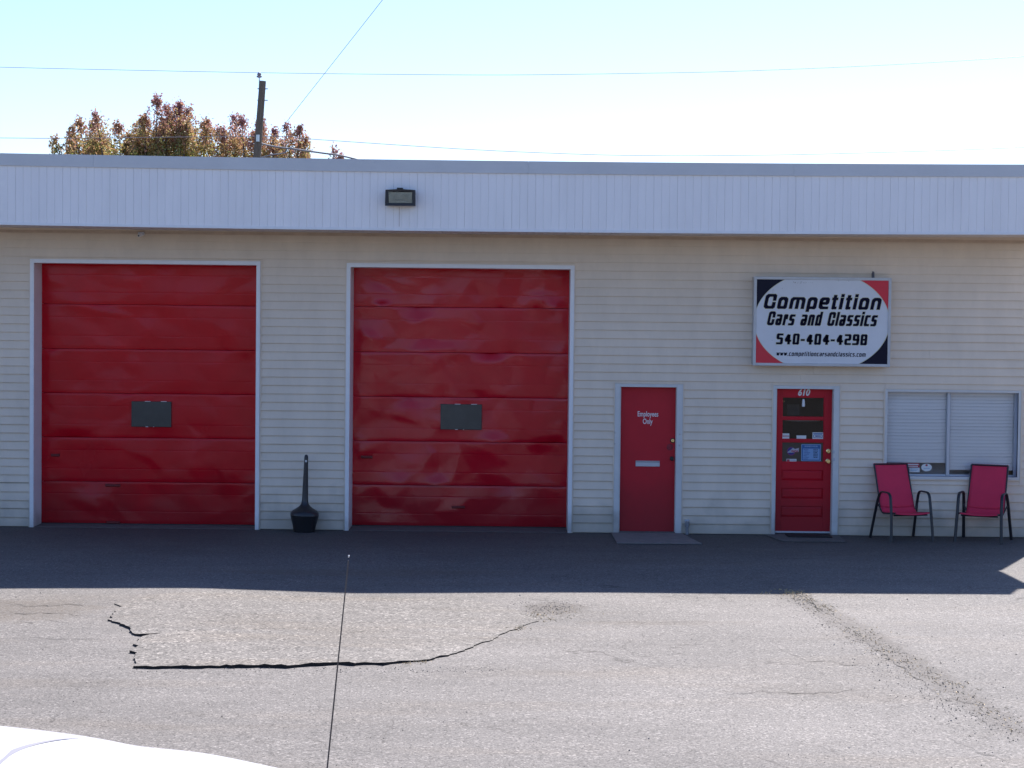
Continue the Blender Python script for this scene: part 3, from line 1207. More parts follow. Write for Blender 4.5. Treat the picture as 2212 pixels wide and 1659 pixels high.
# ------------------------------------------------------------------ employees door
def entry_frame(op, tl, tr, tt, door_y, name, material, label):
    x0, x1, z0, z1 = op
    b = MB()
    b.box(x0, x0 + tl, -0.03, door_y + 0.05, 0, z1)
    b.box(x1 - tr, x1, -0.03, door_y + 0.05, 0, z1)
    b.box(x0 + tl, x1 - tr, -0.028, door_y + 0.05, z1 - tt, z1)
    # stepped stop
    b.box(x0 + tl, x0 + tl + 0.012, 0.0, door_y - 0.002, 0, z1 - tt)
    b.box(x1 - tr - 0.006, x1 - tr, -0.01, door_y - 0.002, 0, z1 - tt)
    d = b.build(name, m_frame, bld, bevel=0.003)
    d['label'] = label
    MB().ring(x0 - 0.014, x1 + 0.014, 0, z1 + 0.014, 0.013, -0.034, -0.002, False).build('trim_channel', m_siding, d)
    MB().box(x0 - 0.02, x1 + 0.02, -0.05, door_y + 0.2, -0.1, 0.012).build('sill', m_concrete, d)
    return d


ey = 0.09
fe = entry_frame(ed, P(1340, 900).x - ed[0] - 0.005, ed[1] - P(1460, 990).x, 0.045, ey, 'door', m_frame, 'plain red steel door marked for employees')
ea = rect(1341, 1461, 1336, 1457, 835, 1147, ey)
MB().bevbox(ea[0] - .006, ea[1] + .006, ey, ey + 0.04, 0.02, ea[3], 0.003).build('door_leaf', m_redd, fe)
MB().box(ea[0], ea[1], ey - 0.1, ey + .03, 0.008, 0.022).build('threshold', m_concrete, fe)


def pz(px, py, Y):
    return P(px, py, Y)


c_ = pz(1399.5, 899.5, ey)
text_mesh('Employees', 'lettering', m_white, fe, c_.x, c_.z, ey - 0.002, 0.100, 0.66, 0, 0.0014)
c_ = pz(1398.8, 915.5, ey)
text_mesh('Only', 'lettering', m_white, fe, c_.x, c_.z, ey - 0.002, 0.102, 0.66, 0, 0.0014)
# mail slot
a, c = pz(1373, 995, ey), pz(1425, 1008, ey)
ms = MB().bevbox(a.x, c.x, ey - 0.012, ey, c.z, a.z, 0.003).build('mail_slot', m_alu, fe)
MB().box(a.x + .004, c.x - .004, ey - 0.016, ey - 0.011, a.z - .018, a.z - .012).build('slot_lip', m_black, fe)


def knob(px, py, Y, r, parent, name, mt, proud=0.05):
    p = pz(px, py, Y)
    return MB().lathe([(r * 1.05, Y), (r * 1.0, Y - .006), (r * .45, Y - .010), (r * .45, Y - proud * .5), (r * .85, Y - proud * .7), (r, Y - proud * .85), (r * .8, Y - proud), (0.001, Y - proud * 1.02)],
                      (p.x, 0, p.z), 20, 'y').build(name, mt, parent, smooth=True)


def deadbolt(px, py, Y, parent, mt, ring):
    p = pz(px, py, Y)
    MB().lathe([(0.034, Y), (0.032, Y - .008), (0.024, Y - .012)], (p.x, 0, p.z), 20, 'y').build('deadbolt', ring, parent, smooth=True)
    MB().lathe([(0.022, Y - .011), (0.021, Y - .022), (0.004, Y - .0225)], (p.x, 0, p.z), 20, 'y').build('lock_cylinder', mt, parent, smooth=True)
    MB().box(p.x - .003, p.x + .003, Y - .024, Y - .022, p.z - .009, p.z + .009).build('keyhole', m_black, parent)


deadbolt(1453, 951.5, ey, fe, m_brass, m_black)
knob(1451, 990.5, ey, 0.028, fe, 'knob', m_black)
# worn patch where an old lock sat
p = pz(1447, 966, ey)
MB().lathe([(0.045, ey - .001), (0.044, ey - .0015)], (p.x, 0, p.z), 18, 'y').build('cover_plate', mat('scuffed_red', (0.30, 0.012, 0.03), 0.5, noise=(30, .5)), fe)
for px, py in ((1328.5, 934), (1328, 958), (1469, 938), (1468, 962)):
    p = pz(px, py, -0.03)
    MB().lathe([(0.012, -0.036), (0.008, -0.040)], (p.x, 0, p.z), 10, 'y').build('screw', m_steel, fe)

# ------------------------------------------------------------------ panelled shop door 610
sy = 0.09
fs = entry_frame(sd, P(1676, 900).x - sd[0], sd[1] - P(1798.5, 990).x, 0.045, sy, 'door', m_frame, 'red panelled shop door numbered 610 with three glass lights')
sa = rect(1677.3, 1797.5, 1674, 1794, 840.5, 1150, sy)
DX0, DX1, DZ1 = sa[0] - .004, sa[1] + .004, sa[3]


def dz_(zy):                                   # zoomed y of the door close-up -> z
    return P(1735, (1480 + zy / 2.304) * 0.54004, sy).z


def dx_(zx, zy=700):
    return P((3000 + zx / 2.304) * 0.54004, (1480 + zy / 2.304) * 0.54004, sy).x


gx0, gx1 = dx_(300, 350), dx_(684, 350)
gx0 = (dx_(300, 250) + dx_(290, 850)) / 2
gx1 = (dx_(686, 250) + dx_(678, 850)) / 2
lights_z = [(dz_(435), dz_(250)), (dz_(640), dz_(458)), (dz_(850), dz_(664))]
panels_z = [(dz_(1018), dz_(922)), (dz_(1185), dz_(1090)), (dz_(1355), dz_(1255))]
b = MB()
b.box(DX0, gx0, sy, sy + .04, 0.03, DZ1)
b.box(gx1, DX1, sy, sy + .04, 0.03, DZ1)
zedges = sorted([z for a in lights_z + panels_z for z in a])
zz = [0.03] + zedges + [DZ1]
for i in range(0, len(zz), 2):
    b.box(gx0, gx1, sy + .0005, sy + .04, zz[i], zz[i + 1])
leaf = b.build('door_leaf', m_redp, fs, bevel=0.002)
for a, c in panels_z:
    v = []
    B = .028
    x0, x1 = gx0, gx1
    MB().add([(x0, sy + .022, a), (x1, sy + .022, a), (x1, sy + .022, c), (x0, sy + .022, c),
              (x0 + B, sy + .012, a + B), (x1 - B, sy + .012, a + B), (x1 - B, sy + .012, c - B), (x0 + B, sy + .012, c - B)],
             [(0, 1, 5, 4), (1, 2, 6, 5), (2, 3, 7, 6), (3, 0, 4, 7), (4, 5, 6, 7)]).build('door_panel', m_redp, fs)
m_dglass = glass('door_glass', (0.8, 0.82, 0.85), 0.03, 0.85)
for i, (a, c) in enumerate(lights_z):
    MB().add([(gx0, sy + .02, a), (gx1, sy + .02, a), (gx1, sy + .02, c), (gx0, sy + .02, c)], [(0, 1, 2, 3)]).build('window_pane', m_dglass, fs, recalc=False)
    MB().ring(gx0, gx1, a, c, .008, sy + .008, sy + .018).build('glazing_bead', m_redp, fs)
# behind the glass: dim hallway, a lowered shade behind the lowest light
MB().box(gx0 - .1, gx1 + .1, 0.75, 0.77, 0.9, 2.2).build('interior', mat('dim_interior', (0.010, 0.009, 0.011), 0.8, noise=(3, .5)), fs)
MB().box(gx0 - .02, gx1 + .02, sy + .045, sy + .05, lights_z[2][0] - .02, lights_z[2][1] + .01).build('shade', mat('grey_board', (0.16, 0.145, 0.13), .8, noise=(5, .1)), fs)
b = MB()
v = []
n = 14
for i in range(n + 1):
    x = gx0 + .01 + (gx1 - gx0 - .02) * i / n
    s_ = math.sin(math.pi * i / n) ** .4
    v += [(x, sy + .06, lights_z[1][1] - .004), (x, sy + .06, lights_z[1][1] - .004 - .022 * s_)]
MB().add(v, [(2 * i, 2 * i + 1, 2 * i + 3, 2 * i + 2) for i in range(n)]).build('curtain_hem', mat('curtain', (.5, .5, .47), .8), fs)
p0, p1 = dx_(375), dx_(490)
MB().box(p0, p1, .50, .51, dz_(432), dz_(330)).build('picture', mat('dim_frame', (.06, .06, .06), .6, noise=(20, .3)), fs)
MB().lathe([(0.018, 0.0), (0.022, .03), (.012, .06), (.001, .065)], (dx_(335), .45, dz_(310)), 12).build('ornament', m_brass, fs)
p = P(1735, (1480 + 236 / 2.304) * .54004, sy)
text_mesh('610', 'lettering', m_white, fs, dx_(493, 200), p.z + .002, sy - .002, 0.125, .85, .25, .0045)
# closed sign hanger / white tag in the top light
p = pz((3000 + 492 / 2.304) * .54004, (1480 + 305 / 2.304) * .54004, sy + .018)
MB().tube([(p.x, sy + .012, p.z - .048), (p.x, sy + .012, p.z - .02), (p.x, sy + .012, p.z + .03), (p.x, sy + .012, p.z + .055)], [.020, .022, .018, .011], 10).build('door_chime', m_white, fs, smooth=True)
deadbolt((3000 + 722 / 2.304) * .54004, (1480 + 748 / 2.304) * .54004, sy, fs, m_brass, m_brass)
knob((3000 + 716 / 2.304) * .54004, (1480 + 840 / 2.304) * .54004, sy, 0.030, fs, 'knob', m_brass, .06)
MB().box(DX0, DX1, sy - .012, sy + .02, 0.022, 0.045).build('threshold', m_alu, fs)
for zy in (755, 825):
    p = pz((3000 + 775 / 2.304) * .54004, (1480 + zy / 2.304) * .54004, -.03)
    MB().bevbox(p.x - .018, p.x + .012, -.036, -.03, p.z - .02, p.z + .02, .002).build('strike_plate', m_alu, fs)

# stickers on the glass, zoomed coordinates of the close-up at (3100,1700) scale 10.055
gy = sy + .016


def stx(zx):
    return P((3100 + zx / 10.055) * .54004, 960, gy).x


def stz(zy):
    return P(1735, (1700 + zy / 10.055) * .54004, gy).z


STK = mat('sticker_paper', (.72, .74, .72), .5)
STB = mat('sticker_blue', (.04, .13, .35), .5)
STLB = mat('sticker_pale_blue', (.30, .45, .62), .5)
STR = mat('sticker_red', (.42, .04, .07), .5)
STN = mat('sticker_navy', (.03, .03, .22), .5)


def stk(name, x0, x1, y0, y1, mt, dy=0.0, r=0.0):
    X0, X1, Z0, Z1_ = stx(x0), stx(x1), stz(y1), stz(y0)
    yy = gy - dy
    if r:
        v, n = [], 5
        for cx, cz, a0 in ((X1 - r, Z1_ - r, 0), (X0 + r, Z1_ - r, 90), (X0 + r, Z0 + r, 180), (X1 - r, Z0 + r, 270)):
            for k in range(n + 1):
                a = R(a0 + 90 * k / n)
                v.append((cx + r * math.cos(a), yy, cz + r * math.sin(a)))
        return MB().add(v, [tuple(range(len(v)))]).build(name, mt, fs)
    return MB().box(X0, X1, yy, yy + .0006, Z0, Z1_).build(name, mt, fs)


def disc(name, cx, cy, rx, rz, mt, dy, n=28):
    v = [(stx(cx) + rx * math.cos(2 * math.pi * k / n), gy - dy, stz(cy) + rz * math.sin(2 * math.pi * k / n)) for k in range(n)]
    return MB().add(v, [tuple(range(n))]).build(name, mt, fs)


stk('sticker', 275, 570, 345, 570, STK)
text_mesh('CARFAX', 'lettering', STR, fs, stx(422), stz(480), gy - .001, .030, .9, .1, .001) if False else stk('sticker_print', 300, 560, 435, 470, STR, .001)
stk('sticker', 862, 1250, 420, 552, STK)
b = MB()
stk('sticker', 1502, 1945, 290, 592, STK, 0, .004)
stk('sticker_print', 1535, 1900, 372, 515, STB, .001, .012)
stk('sticker_print', 1560, 1875, 395, 495, STK, .002, .009)
text_mesh('NIADA', 'lettering', STN, fs, stx(1715), stz(470), gy - .003, .030, .85, .1, .0012)
stk('sticker_print', 1525, 1910, 318, 352, STB, .001)
# round badge
disc('sticker', 655, 1060, .058, .058, mat('badge_ring', (.22, .05, .16), .5), .0005)
disc('sticker_print', 655, 1055, .048, .048, STN, .0012)
v = [(stx(x), gy - .002, stz(y)) for x, y in ((500, 1105), (560, 1050), (640, 1000), (720, 920), (770, 940), (820, 1010), (700, 1110), (520, 1120))]
MB().add(v, [tuple(range(len(v)))]).build('sticker_print', mat('badge_grey', (.38, .42, .5), .5), fs)
v = [(stx(x), gy - .003, stz(y)) for x, y in ((640, 1020), (965, 925), (950, 1085), (640, 1120))]
MB().add(v, [(0, 1, 2, 3)]).build('sticker_print', mat('badge_pale', (.5, .45, .5), .5), fs)
t_ = text_mesh('VIADA', 'lettering', STR, fs, stx(790), stz(1092), gy - .004, .038, .85, .1, .0018)
stk('sticker', 470, 875, 1368, 1485, STK)
stk('sticker_print', 485, 600, 1385, 1468, STR, .001)
stk('sticker_print', 625, 850, 1400, 1440, mat('sticker_grey', (.4, .42, .5), .5), .001)
# business hours card
stk('hours_card', 1060, 1850, 770, 1450, STLB, 0, .012)
stk('card_print', 1080, 1830, 790, 1430, STB, .001, .010)
stk('card_print', 1125, 1800, 945, 1390, mat('card_pale', (.22, .38, .62), .5), .002, .004)
text_mesh('BUSINESS HOURS', 'lettering', STLB, fs, stx(1455), stz(880), gy - .003, .027, .85, 0, .0008)
days = ['MONDAY', 'TUESDAY', 'WEDNESDAY', 'THURSDAY', 'FRIDAY', 'SATURDAY', 'SUNDAY']
hrs = ['10 00 5 30', '10 00 5 30', 'CLOSED', '10 00 5 30', '10 00 5 30', '9 00 2 00', '']
m_cardtxt = mat('card_text', (.03, .08, .28), .5)
for i in range(7):
    yy = 998 + i * 63
    text_mesh(days[i], 'lettering', m_cardtxt, fs, stx(1150), stz(yy), gy - .003, .017, .9, 0, .0004, 'LEFT')
    if hrs[i]:
        text_mesh(hrs[i], 'lettering', m_print, fs, stx(1630), stz(yy), gy - .003, .017, .85, 0, .0009)

# ------------------------------------------------------------------ window with blinds
wy = 0.13
x0, x1, z0, z1 = wn
b = MB()
T = 0.035
b.ring(x0, x1, z0, z1, T, -0.028, 0.02)
wf = b.build('window', m_frame, bld, bevel=.002)
wf['label'] = 'wide two pane shop window with closed white blinds'
MB().ring(x0 - .014, x1 + .014, z0 - .014, z1 + .014, .013, -.034, -.002).build('trim_channel', m_siding, wf)
b = MB()
b.box(x0 + T - .003, x0 + T, -.02, wy + .02, z0 + T, z1 - T)
b.box(x1 - T, x1 - T + .003, -.02, wy + .02, z0 + T, z1 - T)
b.box(x0 + T, x1 - T, -.02, wy + .02, z0 + T - .003, z0 + T)
b.box(x0 + T, x1 - T, -.02, wy + .02, z1 - T, z1 - T + .003)
b.build('reveal', mat('reveal_metal', (.42, .46, .55), .45), wf)
ix0, ix1, iz0, iz1 = x0 + T, x1 - T, z0 + T, z1 - T
mx_ = (P(2043.5, 950, wy - .02).x + P(2051.5, 950, wy - .02).x) / 2
MB().ring(ix0, ix1, iz0, iz1, .022, wy - .03, wy + .01).build('sash_frame', m_alu, wf)
MB().bevbox(mx_ - .024, mx_ + .024, wy - .055, wy + .01, iz0, iz1, .008).build('mullion', m_alu, wf)
m_wglass = glass('window_glass', (1.0, 1.0, 1.0), .015, 1.0, .08)
for a, c in ((ix0 + .02, mx_ - .02), (mx_ + .02, ix1 - .02)):
    MB().add([(a, wy, iz0 + .02), (c, wy, iz0 + .02), (c, wy, iz1 - .02), (a, wy, iz1 - .02)], [(0, 1, 2, 3)]).build('window_pane', m_wglass, wf, recalc=False)
# blinds: one curved slat, copied
m_slat = mat('blind_slat', (.92, .92, .92), .45)
sp = [(-.018, -.0175), (-.012, -.004), (.002, .008), (.014, .0165)]      # (y, z) closed slat section, nearly upright
v = [(x, y * .38, z) for x in (0, 1) for y, z in sp]
sl0 = MB().add(v, [(j, j + 1, j + 5, j + 4) for j in range(3)]).build('blind_slat', m_slat, wf, smooth='all')
ZB = [P(1975, (1500 + 770 / 2.2114) * .54004, wy + .05).z, P(2110, (1500 + 836 / 2.2114) * .54004, wy + .05).z]
first = True
for side, (a, c) in enumerate(((ix0 + .012, mx_ - .008), (mx_ + .008, ix1 - .012))):
    z = iz1 - .035
    bx = MB().box(a, c, wy + .015, wy + .045, iz1 - .03, iz1 - .001).build('head_rail', m_slat, wf)
    step = (29.5 / 2.2114) / 295.7 * 1.007
    while z > ZB[side] + .02:
        loc = (a + rnd.uniform(0, .003), wy + .030 + rnd.uniform(-.001, .001), z)
        scl = (c - a - .006, 1, step / .034 * .95)
        if first:
            sl0.location, sl0.scale = loc, scl
            first = False
        else:
            o = unit_copy(sl0, wf, loc, scl)
            o.rotation_euler = (rnd.uniform(-.05, .05), rnd.uniform(-.0012, .0012), 0)
        z -= step
    MB().box(a, c, wy + .018, wy + .042, ZB[side] - .006, ZB[side] + .012).build('bottom_rail', m_slat, wf)
MB().box(ix0, ix1, .40, .42, iz0 - .1, iz0 + .5).build('interior', mat('dim_room', (.40, .42, .46), .8, noise=(2, .4)), wf)
MB().box(ix0 + .01, ix1 - .01, wy + .03, .5, iz0 - .02, iz0 + .004).build('inner_sill', mat('inner_sill', (.35, .37, .42), .5), wf)
# stickers on the glass and things on the sill
gy2 = wy - .002


def wz(zx, zy, Y=gy2):
    return P((3396 + zx / 2.2114) * .54004, (1500 + zy / 2.2114) * .54004, Y)


def wst(name, x0, x1, y0, y1, mt, dy=0):
    a, c = wz(x0, y0), wz(x1, y1)
    return MB().box(a.x, c.x, gy2 - dy, gy2 - dy + .001, c.z, a.z).build(name, mt, wf)


wst('sticker', 512, 622, 780, 818, STR)
wst('sticker_print', 520, 614, 786, 796, STK, .0015)
wst('sticker_print', 524, 610, 803, 811, STK, .0015)
wst('sticker', 535, 625, 820, 860, STK)
wst('sticker_print', 545, 615, 828, 834, STLB, .0015)
wst('sticker_print', 545, 600, 842, 847, STLB, .0015)
c0 = wz(686, 818)
v = [(c0.x + .073 * math.cos(k * .2244), gy2, c0.z + .052 * math.sin(k * .2244)) for k in range(28)]
MB().add(v, [tuple(range(28))]).build('sticker', STK, wf)
c1 = wz(686, 798)
v = [(c1.x + .016 * math.cos(k * .524), gy2 - .0015, c1.z + .014 * math.sin(k * .524)) for k in range(12)]
MB().add(v, [tuple(range(12))]).build('sticker_print', STR, wf)
wst('sticker_print', 660, 714, 822, 828, STLB, .0015)
a = wz(380, 808)
pl = MB().lathe([(.02, .0), (.10, .012), (.12, .03), (.10, .045), (.02, .05)], (a.x + .09, .42, a.z - .03), 18)
pl.build('plate_stack', mat('pale_china', (.6, .6, .62), .3), wf, smooth=True)
MB().lathe([(.03, 0), (.045, .03), (.03, .06), (.01, .07)], (a.x - .03, .38, a.z - .03), 12).build('red_ornament', mat('dark_red', (.15, .02, .02), .5), wf, smooth=True)

# ------------------------------------------------------------------ lit-box sign
SYF = -0.24
TL, TR_, BL, BR = P(1628, 597, SYF), P(1926.5, 600.4, SYF), P(1627.6, 790.5, SYF), P(1922.5, 792, SYF)
sx0, sx1 = (TL.x + BL.x) / 2, (TR_.x + BR.x) / 2
sz0, sz1 = (BL.z + BR.z) / 2, (TL.z + TR_.z) / 2
sign = thing('shop_sign', 'white box sign of the car shop with red and navy corners, above the 610 door', 'sign', ((sx0 + sx1) / 2, SYF, sz0))


def inv(o, par=None):
    o.location = (-par.location.x, -par.location.y, -par.location.z)
    return o


FW = .038
b = MB().ring(sx0, sx1, sz0, sz1, FW, SYF, SYF + .03)
b.box(sx0 + .004, sx1 - .004, SYF + .031, -.02, sz0 + .004, sz1 - .004)
inv(b.build('cabinet', mat('sign_cabinet', (.52, .53, .54), .45, metal=.3, noise=(6, .1)), sign, bevel=.003), sign)


def gx(zx):
    return sx0 + FW * .75 + (zx - 70) / 1700 * (sx1 - sx0 - FW * 1.5)


def gz(zy):
    return sz1 - FW * .75 - (zy - 190) / 1110 * (sz1 - sz0 - FW * 1.5)


fy = SYF + .012
inv(MB().box(gx(70), gx(1770), fy, fy + .01, gz(1300), gz(190)).build('sign_face', mat('sign_white', (.70, .72, .75), .3, noise=(3, .05), bump=(3, .06)), sign), sign)
CXs, CYs, AA, BB = 918, 745, 868, 660


def ell_y(x, s):
    return CYs + s * BB * math.sqrt(max(0, 1 - ((x - CXs) / AA) ** 2))


def corner(name, xa, xe, yc, s, mt, dy=.002, grow=0):
    """corner area outside the ellipse, from the frame corner (xa, yc) to xe on the edge"""
    v = [(gx(xa), fy - dy, gz(yc))]
    n = 24
    for i in range(n + 1):
        x = xa + (xe - xa) * i / n
        y = CYs + s * (BB - grow) * math.sqrt(max(0, 1 - ((x - CXs) / (AA - grow)) ** 2))
        if (s < 0 and y < yc) or (s > 0 and y > yc):
            y = yc
        v.append((gx(x), fy - dy, gz(y)))
    return inv(MB().add(v, [tuple(range(len(v)))]).build(name, mt, sign), sign)


m_sred = mat('sign_red', (.68, .02, .045), .3)
m_snavy = mat('sign_navy', (.008, .009, .026), .3, spec=.15)
m_sline = mat('sign_yellow_line', (.62, .60, .42), .4)
for xa, xe, yc, s, mt in ((70, 460, 190, -1, m_snavy), (1770, 1380, 190, -1, m_sred), (70, 450, 1300, 1, m_sred), (1770, 1375, 1300, 1, m_snavy)):
    corner('corner_border', xa, xe + (8 if xa < 500 else -8), yc, s, m_sline, .0012, 7)
    corner('corner_panel', xa, xe, yc, s, mt, .0022)
for grow, mt, dy in ((.0055, m_sline, .0015), (0, m_print, .003)):
    kw = dict(grow=grow)
    nm = 'lettering' if grow == 0 else 'lettering_outline'
    hC = gz(390) - gz(580)
    o1 = stroke_text('Competition', nm, mt, sign, gx(165), gx(1690), gz(580), hC, hC * .225, .20, fy - dy, .24, .55, grow, .78)
    hC = gz(618) - gz(796)
    o2 = stroke_text('Cars and Classics', nm, mt, sign, gx(212), gx(1640), gz(796), hC, hC * .185, .20, fy - dy, .26, .7, grow, .82)
    hC = gz(905) - gz(1045)
    o3 = stroke_text('540-404-4298', nm, mt, sign, gx(335), gx(1505), gz(1045), hC, hC * .235, .08, fy - dy, .22, .35, grow, .72)
    for o in (o1, o2, o3):
        inv(o, sign)
hC = gz(1140) - gz(1197)
inv(stroke_text('www.competitioncarsandclassics.com', 'lettering', m_print, sign, gx(340), gx(1487), gz(1197), hC, hC * .17, .12, fy - .003, .30, .5, 0, .8), sign)
# scratches and stains
b = MB()
rn = random.Random(8)
for i in range(26):
    x, y = rn.uniform(540, 800), rn.uniform(222, 245)
    b.box(gx(x), gx(x + rn.uniform(3, 12)), fy - .0008, fy - .0004, gz(y + rn.uniform(2, 6)), gz(y))
for x, y in ((282, 990), (285, 330), (402, 310), (283, 345), (284, 365), (1120, 205), (1250, 208)):
    b.box(gx(x), gx(x + 5), fy - .0008, fy - .0004, gz(y + 7), gz(y))
inv(b.build('scuff', mat('scuff', (.25, .23, .24), .7), sign), sign)
p = P(1886, 593, -.1)
inv(MB().tube([(p.x, -.1, p.z - .08), (p.x, -.1, p.z + .02), (p.x, -.08, p.z + .035)], [.02, .02, .012], 10).build('conduit_cap', mat('grey_conduit', (.12, .12, .14), .5), sign, smooth=True), sign)

# ------------------------------------------------------------------ flood light on the fascia
fl = P(866, 428, YF)
lamp = thing('flood_light', 'black rectangular flood light mounted on the white fascia', 'light', (fl.x, YF, fl.z))
a, c = P(834, 411, YF - .1), P(899, 447, YF - .1)
hw, hh = (c.x - a.x) / 2, (a.z - c.z) / 2
v = []
for (sx_, sz_, y_) in ((.92, .9, -.004), (1, 1, -.06), (1.0, 1.0, -.16)):
    v += [(-hw * sx_, y_, -hh * sz_), (hw * sx_, y_, -hh * sz_), (hw * sx_ * .985, y_, hh * sz_ * .92), (0, y_, hh * sz_ * 1.04), (-hw * sx_ * .985, y_, hh * sz_ * .92)]
ix = .80
v += [(-hw * ix, -.155, -hh * .70), (hw * ix, -.155, -hh * .70), (hw * ix, -.155, hh * .70), (0, -.155, hh * .76), (-hw * ix, -.155, hh * .70)]
v += [(-hw * ix * .97, -.12, -hh * .66), (hw * ix * .97, -.12, -hh * .66), (hw * ix * .97, -.12, hh * .66), (0, -.12, hh * .72), (-hw * ix * .97, -.12, hh * .66)]
f = [(0, 1, 2, 3, 4)]
for r_ in range(4):
    for j in range(5):
        f.append((r_ * 5 + j, r_ * 5 + (j + 1) % 5, r_ * 5 + 5 + (j + 1) % 5, r_ * 5 + 5 + j))
MB().add(v, f).build('housing', m_black, lamp)
MB().box(-hw * .77, hw * .77, -.134, -.128, -hh * .64, hh * .66).build('reflector', mat('lamp_reflector', (.42, .39, .35), .45, metal=.2, noise=(9, .3), bump=(12, .4, .02)), lamp)
MB().box(-hw * .785, hw * .785, -.142, -.138, -hh * .69, hh * .68).build('lens', glass('dusty_lens', (.9, .9, .86), .2, 1.0), lamp)
MB().tube([(-hw * .35, -.136, -.03), (hw * .3, -.136, -.03)], .006, 8).build('bulb', mat('bulb_glass', (.22, .22, .21), .3), lamp, smooth=True)
MB().bevbox(-.045, .03, -.13, -.02, hh * 1.0, hh * 1.0 + .022, .004).build('hinge_knob', m_black, lamp)

# rusty run-off below the lamp is part of the fascia look: thin streaks
b = MB()
for k, x in enumerate((fl.x - hw * .1,)):
    b.box(x - .002, x + .002, YF - .0016, YF - .001, zlow(x) + .04, fl.z - hh - .01)
b.build('rust_streak', mat('rust', (.30, .17, .09), .8, noise=(20, .3)), bld)

# ------------------------------------------------------------------ small dome camera below the soffit
p = P(302, 506.5, -.14)
dc = thing('security_camera', 'tiny white security camera under the soffit at the left', 'camera', tuple(p))
MB().lathe([(.045, .03), (.045, .015), (.036, .0)], (.01, .05, .0), 16).build('mount', m_alu, dc, smooth=True)
MB().tube([(-.01, -.02, -.016), (.01, .03, .0), (.035, .08, .018)], [.022, .026, .02], 12).build('camera_body', mat('camera_shell', (.8, .8, .82), .4), dc, smooth=True)
MB().tube([(-.0125, -.0245, -.0175), (-.011, -.022, -.017)], .013, 12).build('camera_lens', m_black, dc)

# ------------------------------------------------------------------ ash receptacle
p = G(653, 1153)
ash = thing('ash_receptacle', 'black long-necked cigarette receptacle standing by the wall between the overhead doors', 'ashtray', (p.x, -.24, 0))
ash.rotation_euler = (0, R(1.2), 0)
H = 1.04
pr = [(.140, 0), (.144, .02), (.160, .10), (.185, .19), (.193, .225), (.190, .255), (.165, .285), (.115, .315), (.075, .345), (.052, .375), (.043, .42), (.036, .65), (.030, .86), (.0265, 1.00), (.024, 1.02), (.015, 1.036), (.002, 1.04)]
MB().lathe([x for x in pr if x[1] <= .225], n=36).build('base_bucket', m_black, ash, smooth=True)
MB().lathe([(r_, h_ + .0015) for r_, h_ in pr if h_ >= .225], n=36).build('neck_cover', mat('black_plastic_cover', (.022, .022, .026), .35, noise=(8, .2)), ash, smooth=True)
MB().tube([(0, -.0275, .955), (0, -.0285, .955)], .016, 14).build('snuff_hole', mat('pale_button', (.62, .62, .58), .5), ash)

# ------------------------------------------------------------------ sling chairs
m_sling = mat('red_sling_fabric', (.68, .028, .085), .75, noise=(4, .08), bump=(400, .3, .001))


def bez(pts, rad, n=6):
    """polyline with rounded corners"""
    res = [Vector(pts[0])]
    for i in range(1, len(pts) - 1):
        p0, p1, p2 = Vector(pts[i - 1]), Vector(pts[i]), Vector(pts[i + 1])
        r_ = min(rad, (p1 - p0).length * .48, (p2 - p1).length * .48)
        a_ = p1 + (p0 - p1).normalized() * r_
        b_ = p1 + (p2 - p1).normalized() * r_
        for k in range(n + 1):
            t = k / n
            res.append(a_ * (1 - t) ** 2 + p1 * 2 * t * (1 - t) + b_ * t * t)
    res.append(Vector(pts[-1]))
    return res


